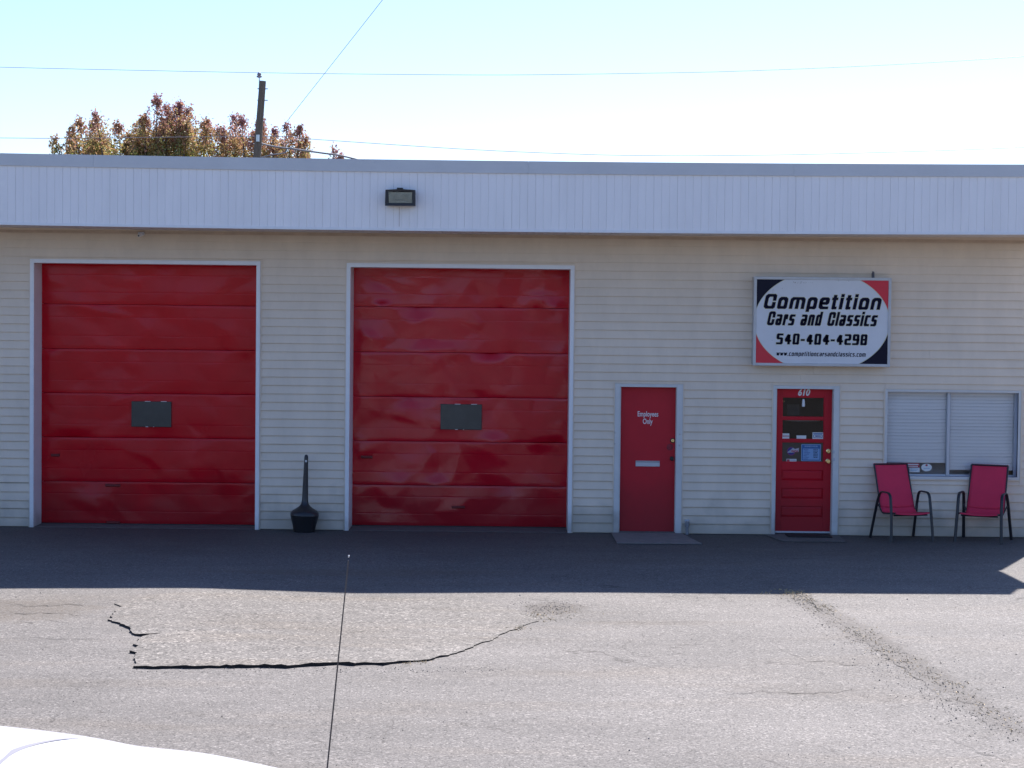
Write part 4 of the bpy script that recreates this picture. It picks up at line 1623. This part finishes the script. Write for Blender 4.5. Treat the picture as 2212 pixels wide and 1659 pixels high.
def make_chair(loc, rz, label):
    t = thing('patio_chair', label, 'chair', loc, rz, 'red sling chairs under the window')
    Wd = .285
    for s in (-1, 1):
        x = s * Wd
        loop = bez([(x + s * .035, .33, 0), (x + s * .01, .185, .50), (x, .12, .645), (x, -.17, .645), (x + s * .005, -.225, .36), (x + s * .02, -.265, 0)], .085)
        # arm and the two legs are one bent tube; cut it into leg / arm / leg
        zs_ = [p_.z for p_ in loop]
        i1 = next(i for i, p_ in enumerate(loop) if p_.z > .5)
        i2 = max(i for i, p_ in enumerate(loop) if p_.z > .5)
        A = Vector((1, 0, 0))
        MB().tube(loop[:i1 + 1], .021, 10, .55, side=A).build('leg', m_blacksteel, t, smooth=True)
        MB().tube(loop[i1:i2 + 1], .021, 10, .55, side=A).build('armrest', m_blacksteel, t, smooth=True)
        MB().tube(loop[i2:], .021, 10, .55, side=A).build('leg', m_blacksteel, t, smooth=True)
        rail = bez([(s * .245, -.25, .385), (s * .245, .16, .345), (s * .245, .40, .985)], .10)
        MB().tube(rail, .012, 8).build('side_rail', m_blacksteel, t, smooth=True)
        MB().tube([(s * .245, -.20, .378), (x + s * .004, -.215, .375)], .011, 8).build('bracket', m_blacksteel, t)
        MB().tube([(s * .245, .15, .37), (x + s * .006, .165, .47)], .011, 8).build('bracket', m_blacksteel, t)
    MB().tube([(-.245, -.20, .352), (.245, -.20, .352)], .012, 8).build('seat_bar', m_blacksteel, t)
    MB().tube([(-.245, .40, .985), (.245, .40, .985)], .011, 8).build('top_bar', m_blacksteel, t)
    # one sling: seat and back
    path = bez([(0, -.268, .378), (0, -.25, .392), (0, .15, .352), (0, .405, .99)], .11, 10)
    dn = []
    for a_, c_ in zip(path, path[1:]):
        k = max(1, int((c_ - a_).length / .03))
        dn += [a_.lerp(c_, j / k) for j in range(k)]
    dn.append(path[-1])

    def sl_part(name, pts):
        v, f = [], []
        n = 10
        for p_ in pts:
            for i in range(n + 1):
                u = i / n * 2 - 1
                dip = .018 * (1 - u * u)
                v.append((u * .247, p_.y + dip * .7 * (1 if p_.z > .45 else 0), p_.z - dip * (1 if p_.z <= .45 else .0)))
        f = [(j * (n + 1) + i, j * (n + 1) + i + 1, (j + 1) * (n + 1) + i + 1, (j + 1) * (n + 1) + i) for j in range(len(pts) - 1) for i in range(n)]
        o = MB().add(v, f).build(name, m_sling, t, smooth='all')
        sd_ = o.modifiers.new('thick', 'SOLIDIFY')
        sd_.thickness = .004
        return o
    cut = next(i for i, p_ in enumerate(dn) if p_.z > .42 and i > 8)
    sl_part('seat', dn[:cut + 1])
    sl_part('backrest', dn[cut:])
    # hem at the top edge
    MB().tube([(-.247, .407, .985), (.247, .407, .985)], .013, 8).build('hem', m_sling, t, smooth=True)
    return t


c1_ = G((3396 + 470 / 2.2114) * .54004, (1500 + 1462 / 2.2114) * .54004)
make_chair((c1_.x + .02, -.44, 0), R(16), 'red sling patio chair with black frame, turned toward the right, left half of the window')
c2_ = G((3396 + 1200 / 2.2114) * .54004, (1500 + 1478 / 2.2114) * .54004)
make_chair((c2_.x - .005, -.47, 0), R(-25), 'red sling patio chair with black frame, right of the other chair, below the right pane')
print('chairs', c1_, c2_)

# ------------------------------------------------------------------ pads, mat, stub pipe
a, b_, c, d = G(1324, 1161), G(1478, 1162), G(1516, 1177), G(1333, 1175.5)
v = [(a.x, -.055, gh(a.x, -.05) + .004), (b_.x, -.055, .004), (c.x, c.y, gh(c.x, c.y) + .006), (d.x, d.y, gh(d.x, d.y) + .006)]
v += [(x, y, z + .012) for x, y, z in v]
o = MB().add(v, [(4, 5, 6, 7), (0, 1, 5, 4), (1, 2, 6, 5), (2, 3, 7, 6), (3, 0, 4, 7)]).build('concrete_pad', mat('pad_concrete', (.20, .18, .17), .9, noise=(9, .2), bump=(50, .3)))
tag(o, kind='structure', label='low concrete pad in front of the employees door')
a, b_, c, d = G(1655, 1160), G(1815, 1161), G(1828, 1172), G(1690, 1171)
v = [(a.x, -.055, .004), (b_.x, -.055, .004), (c.x, c.y, .006), (d.x, d.y, .006)]
v += [(x, y, z + .010) for x, y, z in v]
o = MB().add(v, [(4, 5, 6, 7), (0, 1, 5, 4), (1, 2, 6, 5), (2, 3, 7, 6), (3, 0, 4, 7)]).build('concrete_pad', m_concrete)
tag(o, kind='structure', label='dark concrete strip in front of the 610 door')
a, c = G(1697, 1158), G(1800, 1166)
o = MB().bevbox(a.x, c.x, -.42, -.08, .016, .030, .004).build('door_mat', mat('rubber_mat', (.012, .012, .014), .8, bump=(150, .5)))
tag(o, 'thin black rubber door mat at the foot of the 610 door', 'mat')
p = P(1484, 1140, -.06)
st = thing('pipe_stub', 'short grey capped pipe rising beside the employees door', 'pipe', (p.x, -.07, 0))
MB().tube([(0, 0, 0), (0, 0, .10), (0, 0, .105), (0, 0, .17), (0, 0, .18)], [.022, .022, .030, .030, .015], 12).build('pipe', mat('pipe_grey', (.22, .23, .25), .5, noise=(20, .2)), st, smooth=True)
MB().bevbox(-.03, .03, .03, .055, .12, .20, .004).build('bracket', m_alu, st)

# ------------------------------------------------------------------ utility pole behind the building
PD = 38.0                                     # plane y of the pole
pt, pb_ = P(567.5, 175, PD), P(555.5, 338, PD)
dirp = (pt - pb_) / (pt.z - pb_.z)
base = pb_ - dirp * pb_.z
pole = thing('utility_pole', 'weathered leaning wooden utility pole behind the roof, in front of the tree', 'pole', (base.x, PD, 0))
m_wood = mat('weathered_wood', (.17, .135, .10), .85, noise=(3, .35, (8, 8, .6)), bump=(30, .5))
pts = [Vector((dirp.x * h_, 0, h_)) for h_ in np.linspace(0, pt.z, 14)]
MB().tube([(p_.x, p_.y, p_.z) for p_ in pts], [.165 - .055 * i / 13 for i in range(14)], 16, side=(1, 0, 0)).build('shaft', m_wood, pole, smooth=True)
top = pts[-1]
pin = P(560, 172, PD)
ins = P(560, 157.5, PD)
MB().tube([(top.x - .115, -.02, top.z - .8), (top.x - .105, -.02, top.z + .05), (ins.x - base.x, -.02, ins.z - .12)], .022, 8).build('pin_bracket', m_steel, pole)
MB().lathe([(.03, -.16), (.085, -.14), (.09, -.10), (.05, -.08), (.075, -.05), (.05, 0), (.03, .02)], (ins.x - base.x, 0, ins.z), 14).build('insulator', mat('porcelain', (.30, .26, .28), .3), pole, smooth=True)
for dzp in (.25, .62):
    MB().tube([(top.x - .17, 0, top.z - dzp), (top.x + .17, 0, top.z - dzp)], .018, 8).build('bolt', m_steel, pole)
pbz = P(557, 300, PD).z
MB().tube([(pts[0].x + dirp.x * (pbz + 0) + .0, -.16, pbz - .1), (pts[0].x + dirp.x * pbz, -.16, pbz + .12)], .05, 8).build('bracket', m_steel, pole)


# ------------------------------------------------------------------ wires
m_wire = mat('wire', (.22, .21, .22), .5)


def wire(pix, rad, label, name='wire', yl=None):
    pts = []
    for i, (x, y) in enumerate(pix):
        Y = yl[i] if yl else PD
        pts.append(P(x, y, Y))
    # smooth
    sp_ = []
    n = len(pts)
    for i in range(n - 1):
        p0, p1, p2, p3 = pts[max(i - 1, 0)], pts[i], pts[i + 1], pts[min(i + 2, n - 1)]
        for k in range(8):
            t = k / 8
            sp_.append(.5 * ((2 * p1) + (p2 - p0) * t + (2 * p0 - 5 * p1 + 4 * p2 - p3) * t * t + (3 * p1 - p0 - 3 * p2 + p3) * t ** 3))
    sp_.append(pts[-1])
    o = MB().tube(sp_, rad, 6).build(name, m_wire, smooth=True)
    return tag(o, label, 'wire')


wire([(-500, 131), (0, 145), (280, 151.5), (560, 157), (840, 160.5), (1106, 161.8), (1400, 158), (1600, 153.5), (1900, 141), (2212, 122), (2700, 85)], .008, 'thin power line crossing the whole sky over the pole top', 'power_line')
wire([(-500, 296), (0, 298), (150, 298.5), (590, 294.5), (665, 300), (1000, 322), (1250, 333), (1400, 336), (1550, 336), (1800, 332), (2212, 318), (2700, 290)], .010, 'thin lower line skimming just above the roof cap', 'power_line', [PD + 2] * 12)
wire([(590, 302), (598, 290), (712, 145), (826, 0), (940, -148)], .008, 'steep thin line rising to the right from behind the pole', 'service_wire', [PD + 3, PD + 2.5, 36, 30, 24])
wire([(558, 308), (590, 316), (635, 322), (700, 331), (730, 335), (762, 342), (800, 352)], .030, 'thick black cable dropping right from the pole to the roof', 'service_cable')
wire([(557, 342), (590, 334), (615, 330), (622, 320), (640, 322)], .022, 'short black cable loop beside the pole foot', 'service_cable')

# ------------------------------------------------------------------ trees
m_leaf = bpy.data.materials.new('autumn_leaf')
m_leaf.use_nodes = True
_n = m_leaf.node_tree
_b = _n.nodes['Principled BSDF']
_a = _n.nodes.new('ShaderNodeAttribute')
_a.attribute_name = 'leaf_col'
_n.links.new(_a.outputs['Color'], _b.inputs['Base Color'])
_b.inputs['Roughness'].default_value = .45
_tl = _n.nodes.new('ShaderNodeBsdfTranslucent')
_n.links.new(_a.outputs['Color'], _tl.inputs[0])
_mx = _n.nodes.new('ShaderNodeMixShader')
_mx.inputs[0].default_value = .45
_o = _n.nodes['Material Output']
_n.links.new(_b.outputs[0], _mx.inputs[1])
_n.links.new(_tl.outputs[0], _mx.inputs[2])
_n.links.new(_mx.outputs[0], _o.inputs[0])
m_bark = mat('grey_bark', (.11, .09, .08), .85, noise=(6, .3))
TD = 59.0


def make_tree(name, label, tips, x0px, depth, seed, dens=1.0):
    rn = np.random.RandomState(seed)
    bx = P(x0px, 300, TD).x
    t = thing(name, label, 'tree', (bx, TD, 0))
    tb = MB()
    tb.tube([(0, 0, 0), (.05, 0, 1.2), (0, .05, 2.6)], [.34, .27, .22], 10)
    C, Nn, colr = [], [], []
    palette = [np.array(c) for c in ((.37, .19, .21), (.42, .22, .16), (.45, .28, .13), (.39, .33, .12), (.29, .33, .10))]
    vs, fs, cs = [], [], []
    pos_all = []
    for (px, py, wdt, lean) in tips:
        tp = P(px, py, TD)
        tip = np.array((tp.x - bx, rn.uniform(-depth, depth), tp.z))
        root = np.array((rn.uniform(-.2, .2), rn.uniform(-.15, .15), 2.4))
        ctrl = root * .45 + tip * .55 + np.array(((tip[0] - root[0]) * .16, 0, -.9))
        line = [(1 - s) ** 2 * root + 2 * s * (1 - s) * ctrl + s * s * tip for s in np.linspace(0, 1, 12)]
        tb.tube([tuple(p_) for p_ in line], [.10 * (1 - i / 12) + .008 for i in range(12)], 5)
        # side twigs
        L = np.linalg.norm(tip - root)
        nl = int(1750 * dens * (.3 + .7 * wdt))
        s = 1 - rn.rand(nl) ** 1.3 * .5
        base = ((1 - s) ** 2)[:, None] * root + (2 * s * (1 - s))[:, None] * ctrl + (s * s)[:, None] * tip
        rad = (.10 + 1.35 * np.clip((1 - s) * 1.7, 0, 1) ** .8) * wdt * .75
        # clumped: leaves gather round twiglet points
        ncl = max(10, nl // 12)
        sc_ = 1 - rn.rand(ncl) ** 1.3 * .5
        cb_ = ((1 - sc_) ** 2)[:, None] * root + (2 * sc_ * (1 - sc_))[:, None] * ctrl + (sc_ * sc_)[:, None] * tip
        rc = (.07 + .78 * np.clip((tip[2] - cb_[:, 2]) / 1.25, 0, 1.6) ** .8) * (.45 + .7 * wdt)
        d_ = rn.normal(size=(ncl, 3))
        d_ /= np.linalg.norm(d_, axis=1)[:, None]
        cc_ = cb_ + d_ * (rc * rn.rand(ncl) ** .45)[:, None] * np.array((1, 1, .9))
        pick = rn.randint(0, ncl, nl)
        jit = rn.normal(size=(nl, 3)) * (.075 + .10 * np.clip(1 - sc_[pick], 0, 1))[:, None] * np.array((1, 1, 1.5))
        ps = cc_[pick] + jit
        tone = rn.rand(ncl)[pick]
        pos_all.append((ps, tone))
    tb.build('trunk', m_bark, t, smooth=True)
    zmax = max(p_[:, 2].max() for p_, _ in pos_all)
    vi = 0
    V, F_, K = [], [], []
    for ps, tone in pos_all:
        ps = ps[ps[:, 2] > 3.0] if False else ps
        n_ = len(ps)
        d1 = rn.normal(size=(n_, 3))
        d1[:, 2] -= .6
        d1 /= np.linalg.norm(d1, axis=1)[:, None]
        d2 = np.cross(d1, rn.normal(size=(n_, 3)))
        d2 /= np.linalg.norm(d2, axis=1)[:, None]
        nn = np.cross(d1, d2)
        sz = rn.uniform(.045, .08, n_)[:, None]
        a = ps - d1 * sz
        b_ = ps + d2 * sz * .55 + nn * sz * .2
        c = ps + d1 * sz
        d = ps - d2 * sz * .55 + nn * sz * .2
        V.append(np.stack([a, b_, c, d], 1).reshape(-1, 3))
        rel = np.clip((zmax - ps[:, 2]) / 3.2, 0, 1)
        k = np.clip(rel * 3.6 + (tone - .5) * 2.6 + rn.normal(size=n_) * .35, 0, 3.99)
        i0 = k.astype(int)
        fr_ = (k - i0)[:, None]
        pal = np.array(palette)
        col = pal[i0] * (1 - fr_) + pal[np.minimum(i0 + 1, 4)] * fr_
        col *= rn.uniform(.7, 1.3, n_)[:, None]
        K.append(col)
    V = np.concatenate(V)
    K = np.concatenate(K)
    nf = len(V) // 4
    me = bpy.data.meshes.new('crown')
    me.from_pydata(V.tolist(), [], np.arange(nf * 4).reshape(-1, 4).tolist())
    ca = me.attributes.new('leaf_col', 'FLOAT_COLOR', 'FACE')
    ca.data.foreach_set('color', np.concatenate([K, np.ones((nf, 1))], 1).astype(np.float32).ravel())
    me.materials.append(m_leaf)
    cr = bpy.data.objects.new('crown', me)
    COL.objects.link(cr)
    cr.parent = t
    return t


k = .3418


def fill_in(tips, n, seed):
    rn = random.Random(seed)
    ts = sorted(tips)
    xs_, ys_ = [t[0] for t in ts], [t[1] for t in ts]
    res = list(tips)
    for i in range(n):
        x = rn.uniform(xs_[0] + 3, xs_[-1] - 3)
        res.append((x, min(336, interp(xs_, ys_, x) + rn.uniform(10, 48)), rn.uniform(.35, .75), 0))
    return res


tips = [(380 * k, 885 * k, .55, 0), (490 * k, 758 * k, .62, 0), (548 * k, 762 * k, .55, 0), (650 * k, 742 * k, .75, 0), (700 * k, 765 * k, .8, 0),
        (775 * k, 822 * k, .8, 0), (870 * k, 748 * k, .95, 0), (945 * k, 760 * k, .9, 0), (1025 * k, 638 * k, 1.0, 0), (1080 * k, 700 * k, 1.1, 0), (1125 * k, 652 * k, .8, 0),
        (1190 * k, 685 * k, .85, 0), (1275 * k, 750 * k, .9, 0), (1345 * k, 792 * k, .75, 0), (1000 * k, 800 * k, 1.2, 0), (860 * k, 860 * k, 1.1, 0), (1180 * k, 800 * k, 1.1, 0),
        (440 * k, 850 * k, .6, 0), (600 * k, 850 * k, .8, 0), (1390 * k, 880 * k, .7, 0)]
make_tree('autumn_tree', 'wide autumn pear tree with purple and olive leaves, left of the pole', fill_in(tips, 34, 1), 960 * k, 1.8, 5, 1.15)
tips = [(1440 * k, 835 * k, .6, 0), (1480 * k, 745 * k, .75, 0), (1555 * k, 770 * k, .75, 0), (1600 * k, 850 * k, .7, 0), (1660 * k, 768 * k, .7, 0), (1720 * k, 818 * k, .55, 0),
        (1745 * k, 888 * k, .3, 0), (1810 * k, 788 * k, .34, 0), (1850 * k, 860 * k, .7, 0), (1915 * k, 822 * k, .55, 0), (1940 * k, 880 * k, .45, 0), (1880 * k, 900 * k, .8, 0), (1520 * k, 880 * k, .9, 0)]
make_tree('autumn_tree', 'smaller autumn pear tree with sparse red shoots, behind and right of the pole', fill_in(tips, 9, 2), 1680 * k, 1.3, 9, 1.0)
make_tree('autumn_tree', 'tiny tip of a third tree just showing above the roof cap, right of the pole', [(2105 * k, 945 * k, .28, 0), (2150 * k, 985 * k, .3, 0)], 2110 * k, .3, 15, 1.0)

# unseen trees added behind the photographer to darken the door gloss and the panes
def make_added_woods():
    rn = random.Random(31)
    bm = bmesh.new()
    for i in range(120):
        x = -130 + 260 * i / 119 + rn.uniform(-1.5, 1.5)
        y = -92 + rn.uniform(-5, 5)
        hgt = rn.uniform(5.5, 9.5) + 2.5 * math.sin(x * .07) + 1.5 * math.sin(x * .23)
        ret = bmesh.ops.create_icosphere(bm, subdivisions=3, radius=1)
        for v_ in ret['verts']:
            c_ = v_.co
            k_ = 1 + .16 * math.sin(c_.x * 7 + i) * math.sin(c_.z * 6 + i * 2) + rn.uniform(-.10, .10)
            v_.co = Vector((x + c_.x * 2.6 * k_, y + c_.y * 2.4 * k_, hgt * .5 + c_.z * hgt * .5 * k_))
    me = bpy.data.meshes.new('added_woods')
    bm.to_mesh(me)
    bm.free()
    me.materials.append(mat('far_foliage', (.075, .072, .028), .9, noise=(1.2, .6), bump=(3, .8, .3)))
    o = bpy.data.objects.new('added_woods', me)
    COL.objects.link(o)
    tag(o, 'dark autumn trees added unseen behind the photographer to darken the reflections', 'added_woods', kind='stuff')


make_added_woods()

# ------------------------------------------------------------------ white car in the near left corner
m_paint = mat('white_car_paint', (.80, .80, .81), .25, coat=.6)
m_gapc = mat('panel_gap', (.24, .23, .25), .5)
m_cglass = mat('car_glass', (.02, .025, .03), .05)
m_tyre = mat('tyre_rubber', (.02, .02, .02), .8)
m_plastic = mat('grey_bumper_plastic', (.05, .05, .055), .6)
car = thing('parked_car', 'white car nosing into the near left corner with a tall thin antenna', 'car', (0, 0, 0))
YC = -27 + 9.15
HWD = .875
# stations: x, top of hood/deck, half width factor
ST = [(-.50, .47, .58), (-.56, .58, .70), (-.68, .64, .82), (-.9, .685, .90), (-1.18, .735, .95), (-1.45, .785, .975), (-1.6, .805, .98), (-1.87, .822, .99), (-1.95, .845, .99), (-2.2, .883, 1.0),
      (-2.54, .918, 1.0), (-2.9, .945, 1.0), (-3.3, .965, 1.0), (-3.8, .965, 1.0), (-4.4, .965, 1.0), (-4.9, .97, .99), (-5.2, .95, .97), (-5.32, .80, .92), (-5.36, .45, .85)]


def sec(x, zt, wf_):
    wv = HWD * wf_
    half = [(0, zt + .015), (.35 * wv, zt + .014), (.62 * wv, zt + .008), (.80 * wv, zt), (.90 * wv, zt - .022), (.965 * wv, zt - .075), (.995 * wv, zt - .17), (wv, zt * .62), (wv * .985, .32), (wv * .93, .2)]
    pts_ = [(x, YC + y, z_) for y, z_ in half] + [(x, YC - y, z_) for y, z_ in reversed(half[1:])]
    return pts_


v, f = [], []
secs_ = [sec(*s_) for s_ in ST]
n = len(secs_[0])
for s_ in secs_:
    v += s_
for i in range(len(secs_) - 1):
    for j in range(n):
        f.append((i * n + j, i * n + (j + 1) % n, (i + 1) * n + (j + 1) % n, (i + 1) * n + j))
f += [tuple(range(n)), tuple((len(secs_) - 1) * n + j for j in range(n))]
body = MB().add(v, f).build('body', m_paint, car, smooth='all')
ssd = body.modifiers.new('sub', 'SUBSURF')
ssd.levels = ssd.render_levels = 2
# greenhouse
gb = MB()
gs_ = [(-3.15, .97, .80, .80), (-3.75, 1.40, .62, .70), (-4.0, 1.44, .60, .69), (-4.6, 1.42, .60, .68), (-5.15, .98, .76, .78)]
lo = [(x, YC + s_ * .80, .955) for x in (-3.12, -3.75, -4.1, -4.6, -5.18) for s_ in (-1, 1)]
hi = [(-3.22, .97), (-3.78, 1.38), (-4.1, 1.42), (-4.6, 1.40), (-5.1, .98)]
v = []
for (x, z_), xl in zip(hi, (-3.12, -3.75, -4.1, -4.6, -5.18)):
    wt = .80 if z_ < 1 else .60
    v += [(xl, YC - .80, .95), (x, YC - wt, z_), (x, YC + wt, z_), (xl, YC + .80, .95)]
f = []
for i in range(4):
    f += [(4 * i, 4 * i + 1, 4 * i + 5, 4 * i + 4), (4 * i + 2, 4 * i + 3, 4 * i + 7, 4 * i + 6)]
gb.add(v, f + [(1, 2, 6, 5), (13, 14, 18, 17)]).build('windows', m_cglass, car)
rv = [(-3.74, YC - .61, 1.385), (-4.1, YC - .61, 1.43), (-4.64, YC - .61, 1.405), (-3.74, YC + .61, 1.385), (-4.1, YC + .61, 1.43), (-4.64, YC + .61, 1.405), (-3.72, YC, 1.41), (-4.1, YC, 1.455), (-4.66, YC, 1.43)]
MB().add(rv, [(0, 6, 7, 1), (1, 7, 8, 2), (6, 3, 4, 7), (7, 4, 5, 8)]).build('roof', m_paint, car, smooth='all')
for xw in (-1.35, -4.35):
    for s_ in (-1, 1):
        wv = bpy.data.objects.new('wheel', None) if False else None
        yo = YC + s_ * (HWD - .09)
        tb = MB().lathe([(.20, -.10), (.29, -.10), (.315, -.07), (.32, 0), (.315, .07), (.29, .10), (.20, .10)], (xw, yo, .32), 28, 'y').build('wheel', m_tyre, car, smooth=True)
        MB().lathe([(.20, s_ * .085), (.17, s_ * .07), (.06, s_ * .08), (.05, s_ * .10), (.01, s_ * .10)], (xw, yo, .32), 20, 'y').build('rim', m_alu, tb, smooth=True)
for s_ in (-1, 1):
    MB().lathe([(.09, 0), (.075, .03), (.01, .04)], (0, 0, 0), 16).build('headlight', mat('lamp_glass', (.6, .6, .62), .1), car, smooth=True, loc=(-.62, YC + s_ * .52, .56), rot=(0, R(75), 0))
    MB().bevbox(-3.05, -2.88, YC + s_ * 1.0 - .07, YC + s_ * 1.0 + .07, .96, 1.08, .02).build('wing_mirror', m_paint, car)
MB().box(-.56, -.49, YC - .55, YC + .55, .26, .36).build('bumper_grille', m_plastic, car)


def top_z(x):
    xs_ = [s_[0] for s_ in ST][::-1]
    zs_ = [s_[1] for s_ in ST][::-1]
    return interp(xs_, zs_, x)


# curved shut line across the hood
arc = []
for i in range(21):
    t_ = i / 20 * .86
    yy = YC - .2 + t_ * .98
    u_ = (yy - YC) / .80
    xx = -2.32 + .36 * max(0, u_) ** 2.0
    zz_ = top_z(xx) + .013 - .015 * max(0, u_) ** 3
    arc.append((xx, yy, zz_))
v = []
for i, (x, y, z_) in enumerate(arc):
    wv = .038 * (1 - (i / 20) ** 2 * .9)
    v += [(x - wv, y + wv * .4, z_ + .004), (x + wv * .2, y, z_ + .001)]
MB().add(v, [(2 * i, 2 * i + 1, 2 * i + 3, 2 * i + 2) for i in range(20)]).build('shut_line', m_gapc, car)
# antenna mast on the near fender
AY = -27 + 8.6
at, ab = P(753.5, 1202, AY), P(706.5, 1662, AY)
dr = (ab - at) / (ab.z - at.z)
foot = at + dr * (.74 - at.z)
MB().tube([tuple(foot), tuple(foot.lerp(at, .45)), tuple(foot.lerp(at, .93)), tuple(foot.lerp(at, .985))], [.0040, .0034, .0026, .0024], 8).build('antenna', mat('mast_metal', (.10, .09, .09), .4, metal=.7), car, smooth=True)
MB().lathe([(.001, -.004), (.0034, -.002), (.0038, .002), (.003, .005), (.0005, .006)], tuple(at), 10).build('antenna_tip', m_steel, car, smooth=True)
MB().lathe([(.018, -.03), (.015, 0), (.006, .02)], tuple(foot), 12).build('antenna_base', m_black, car, smooth=True)
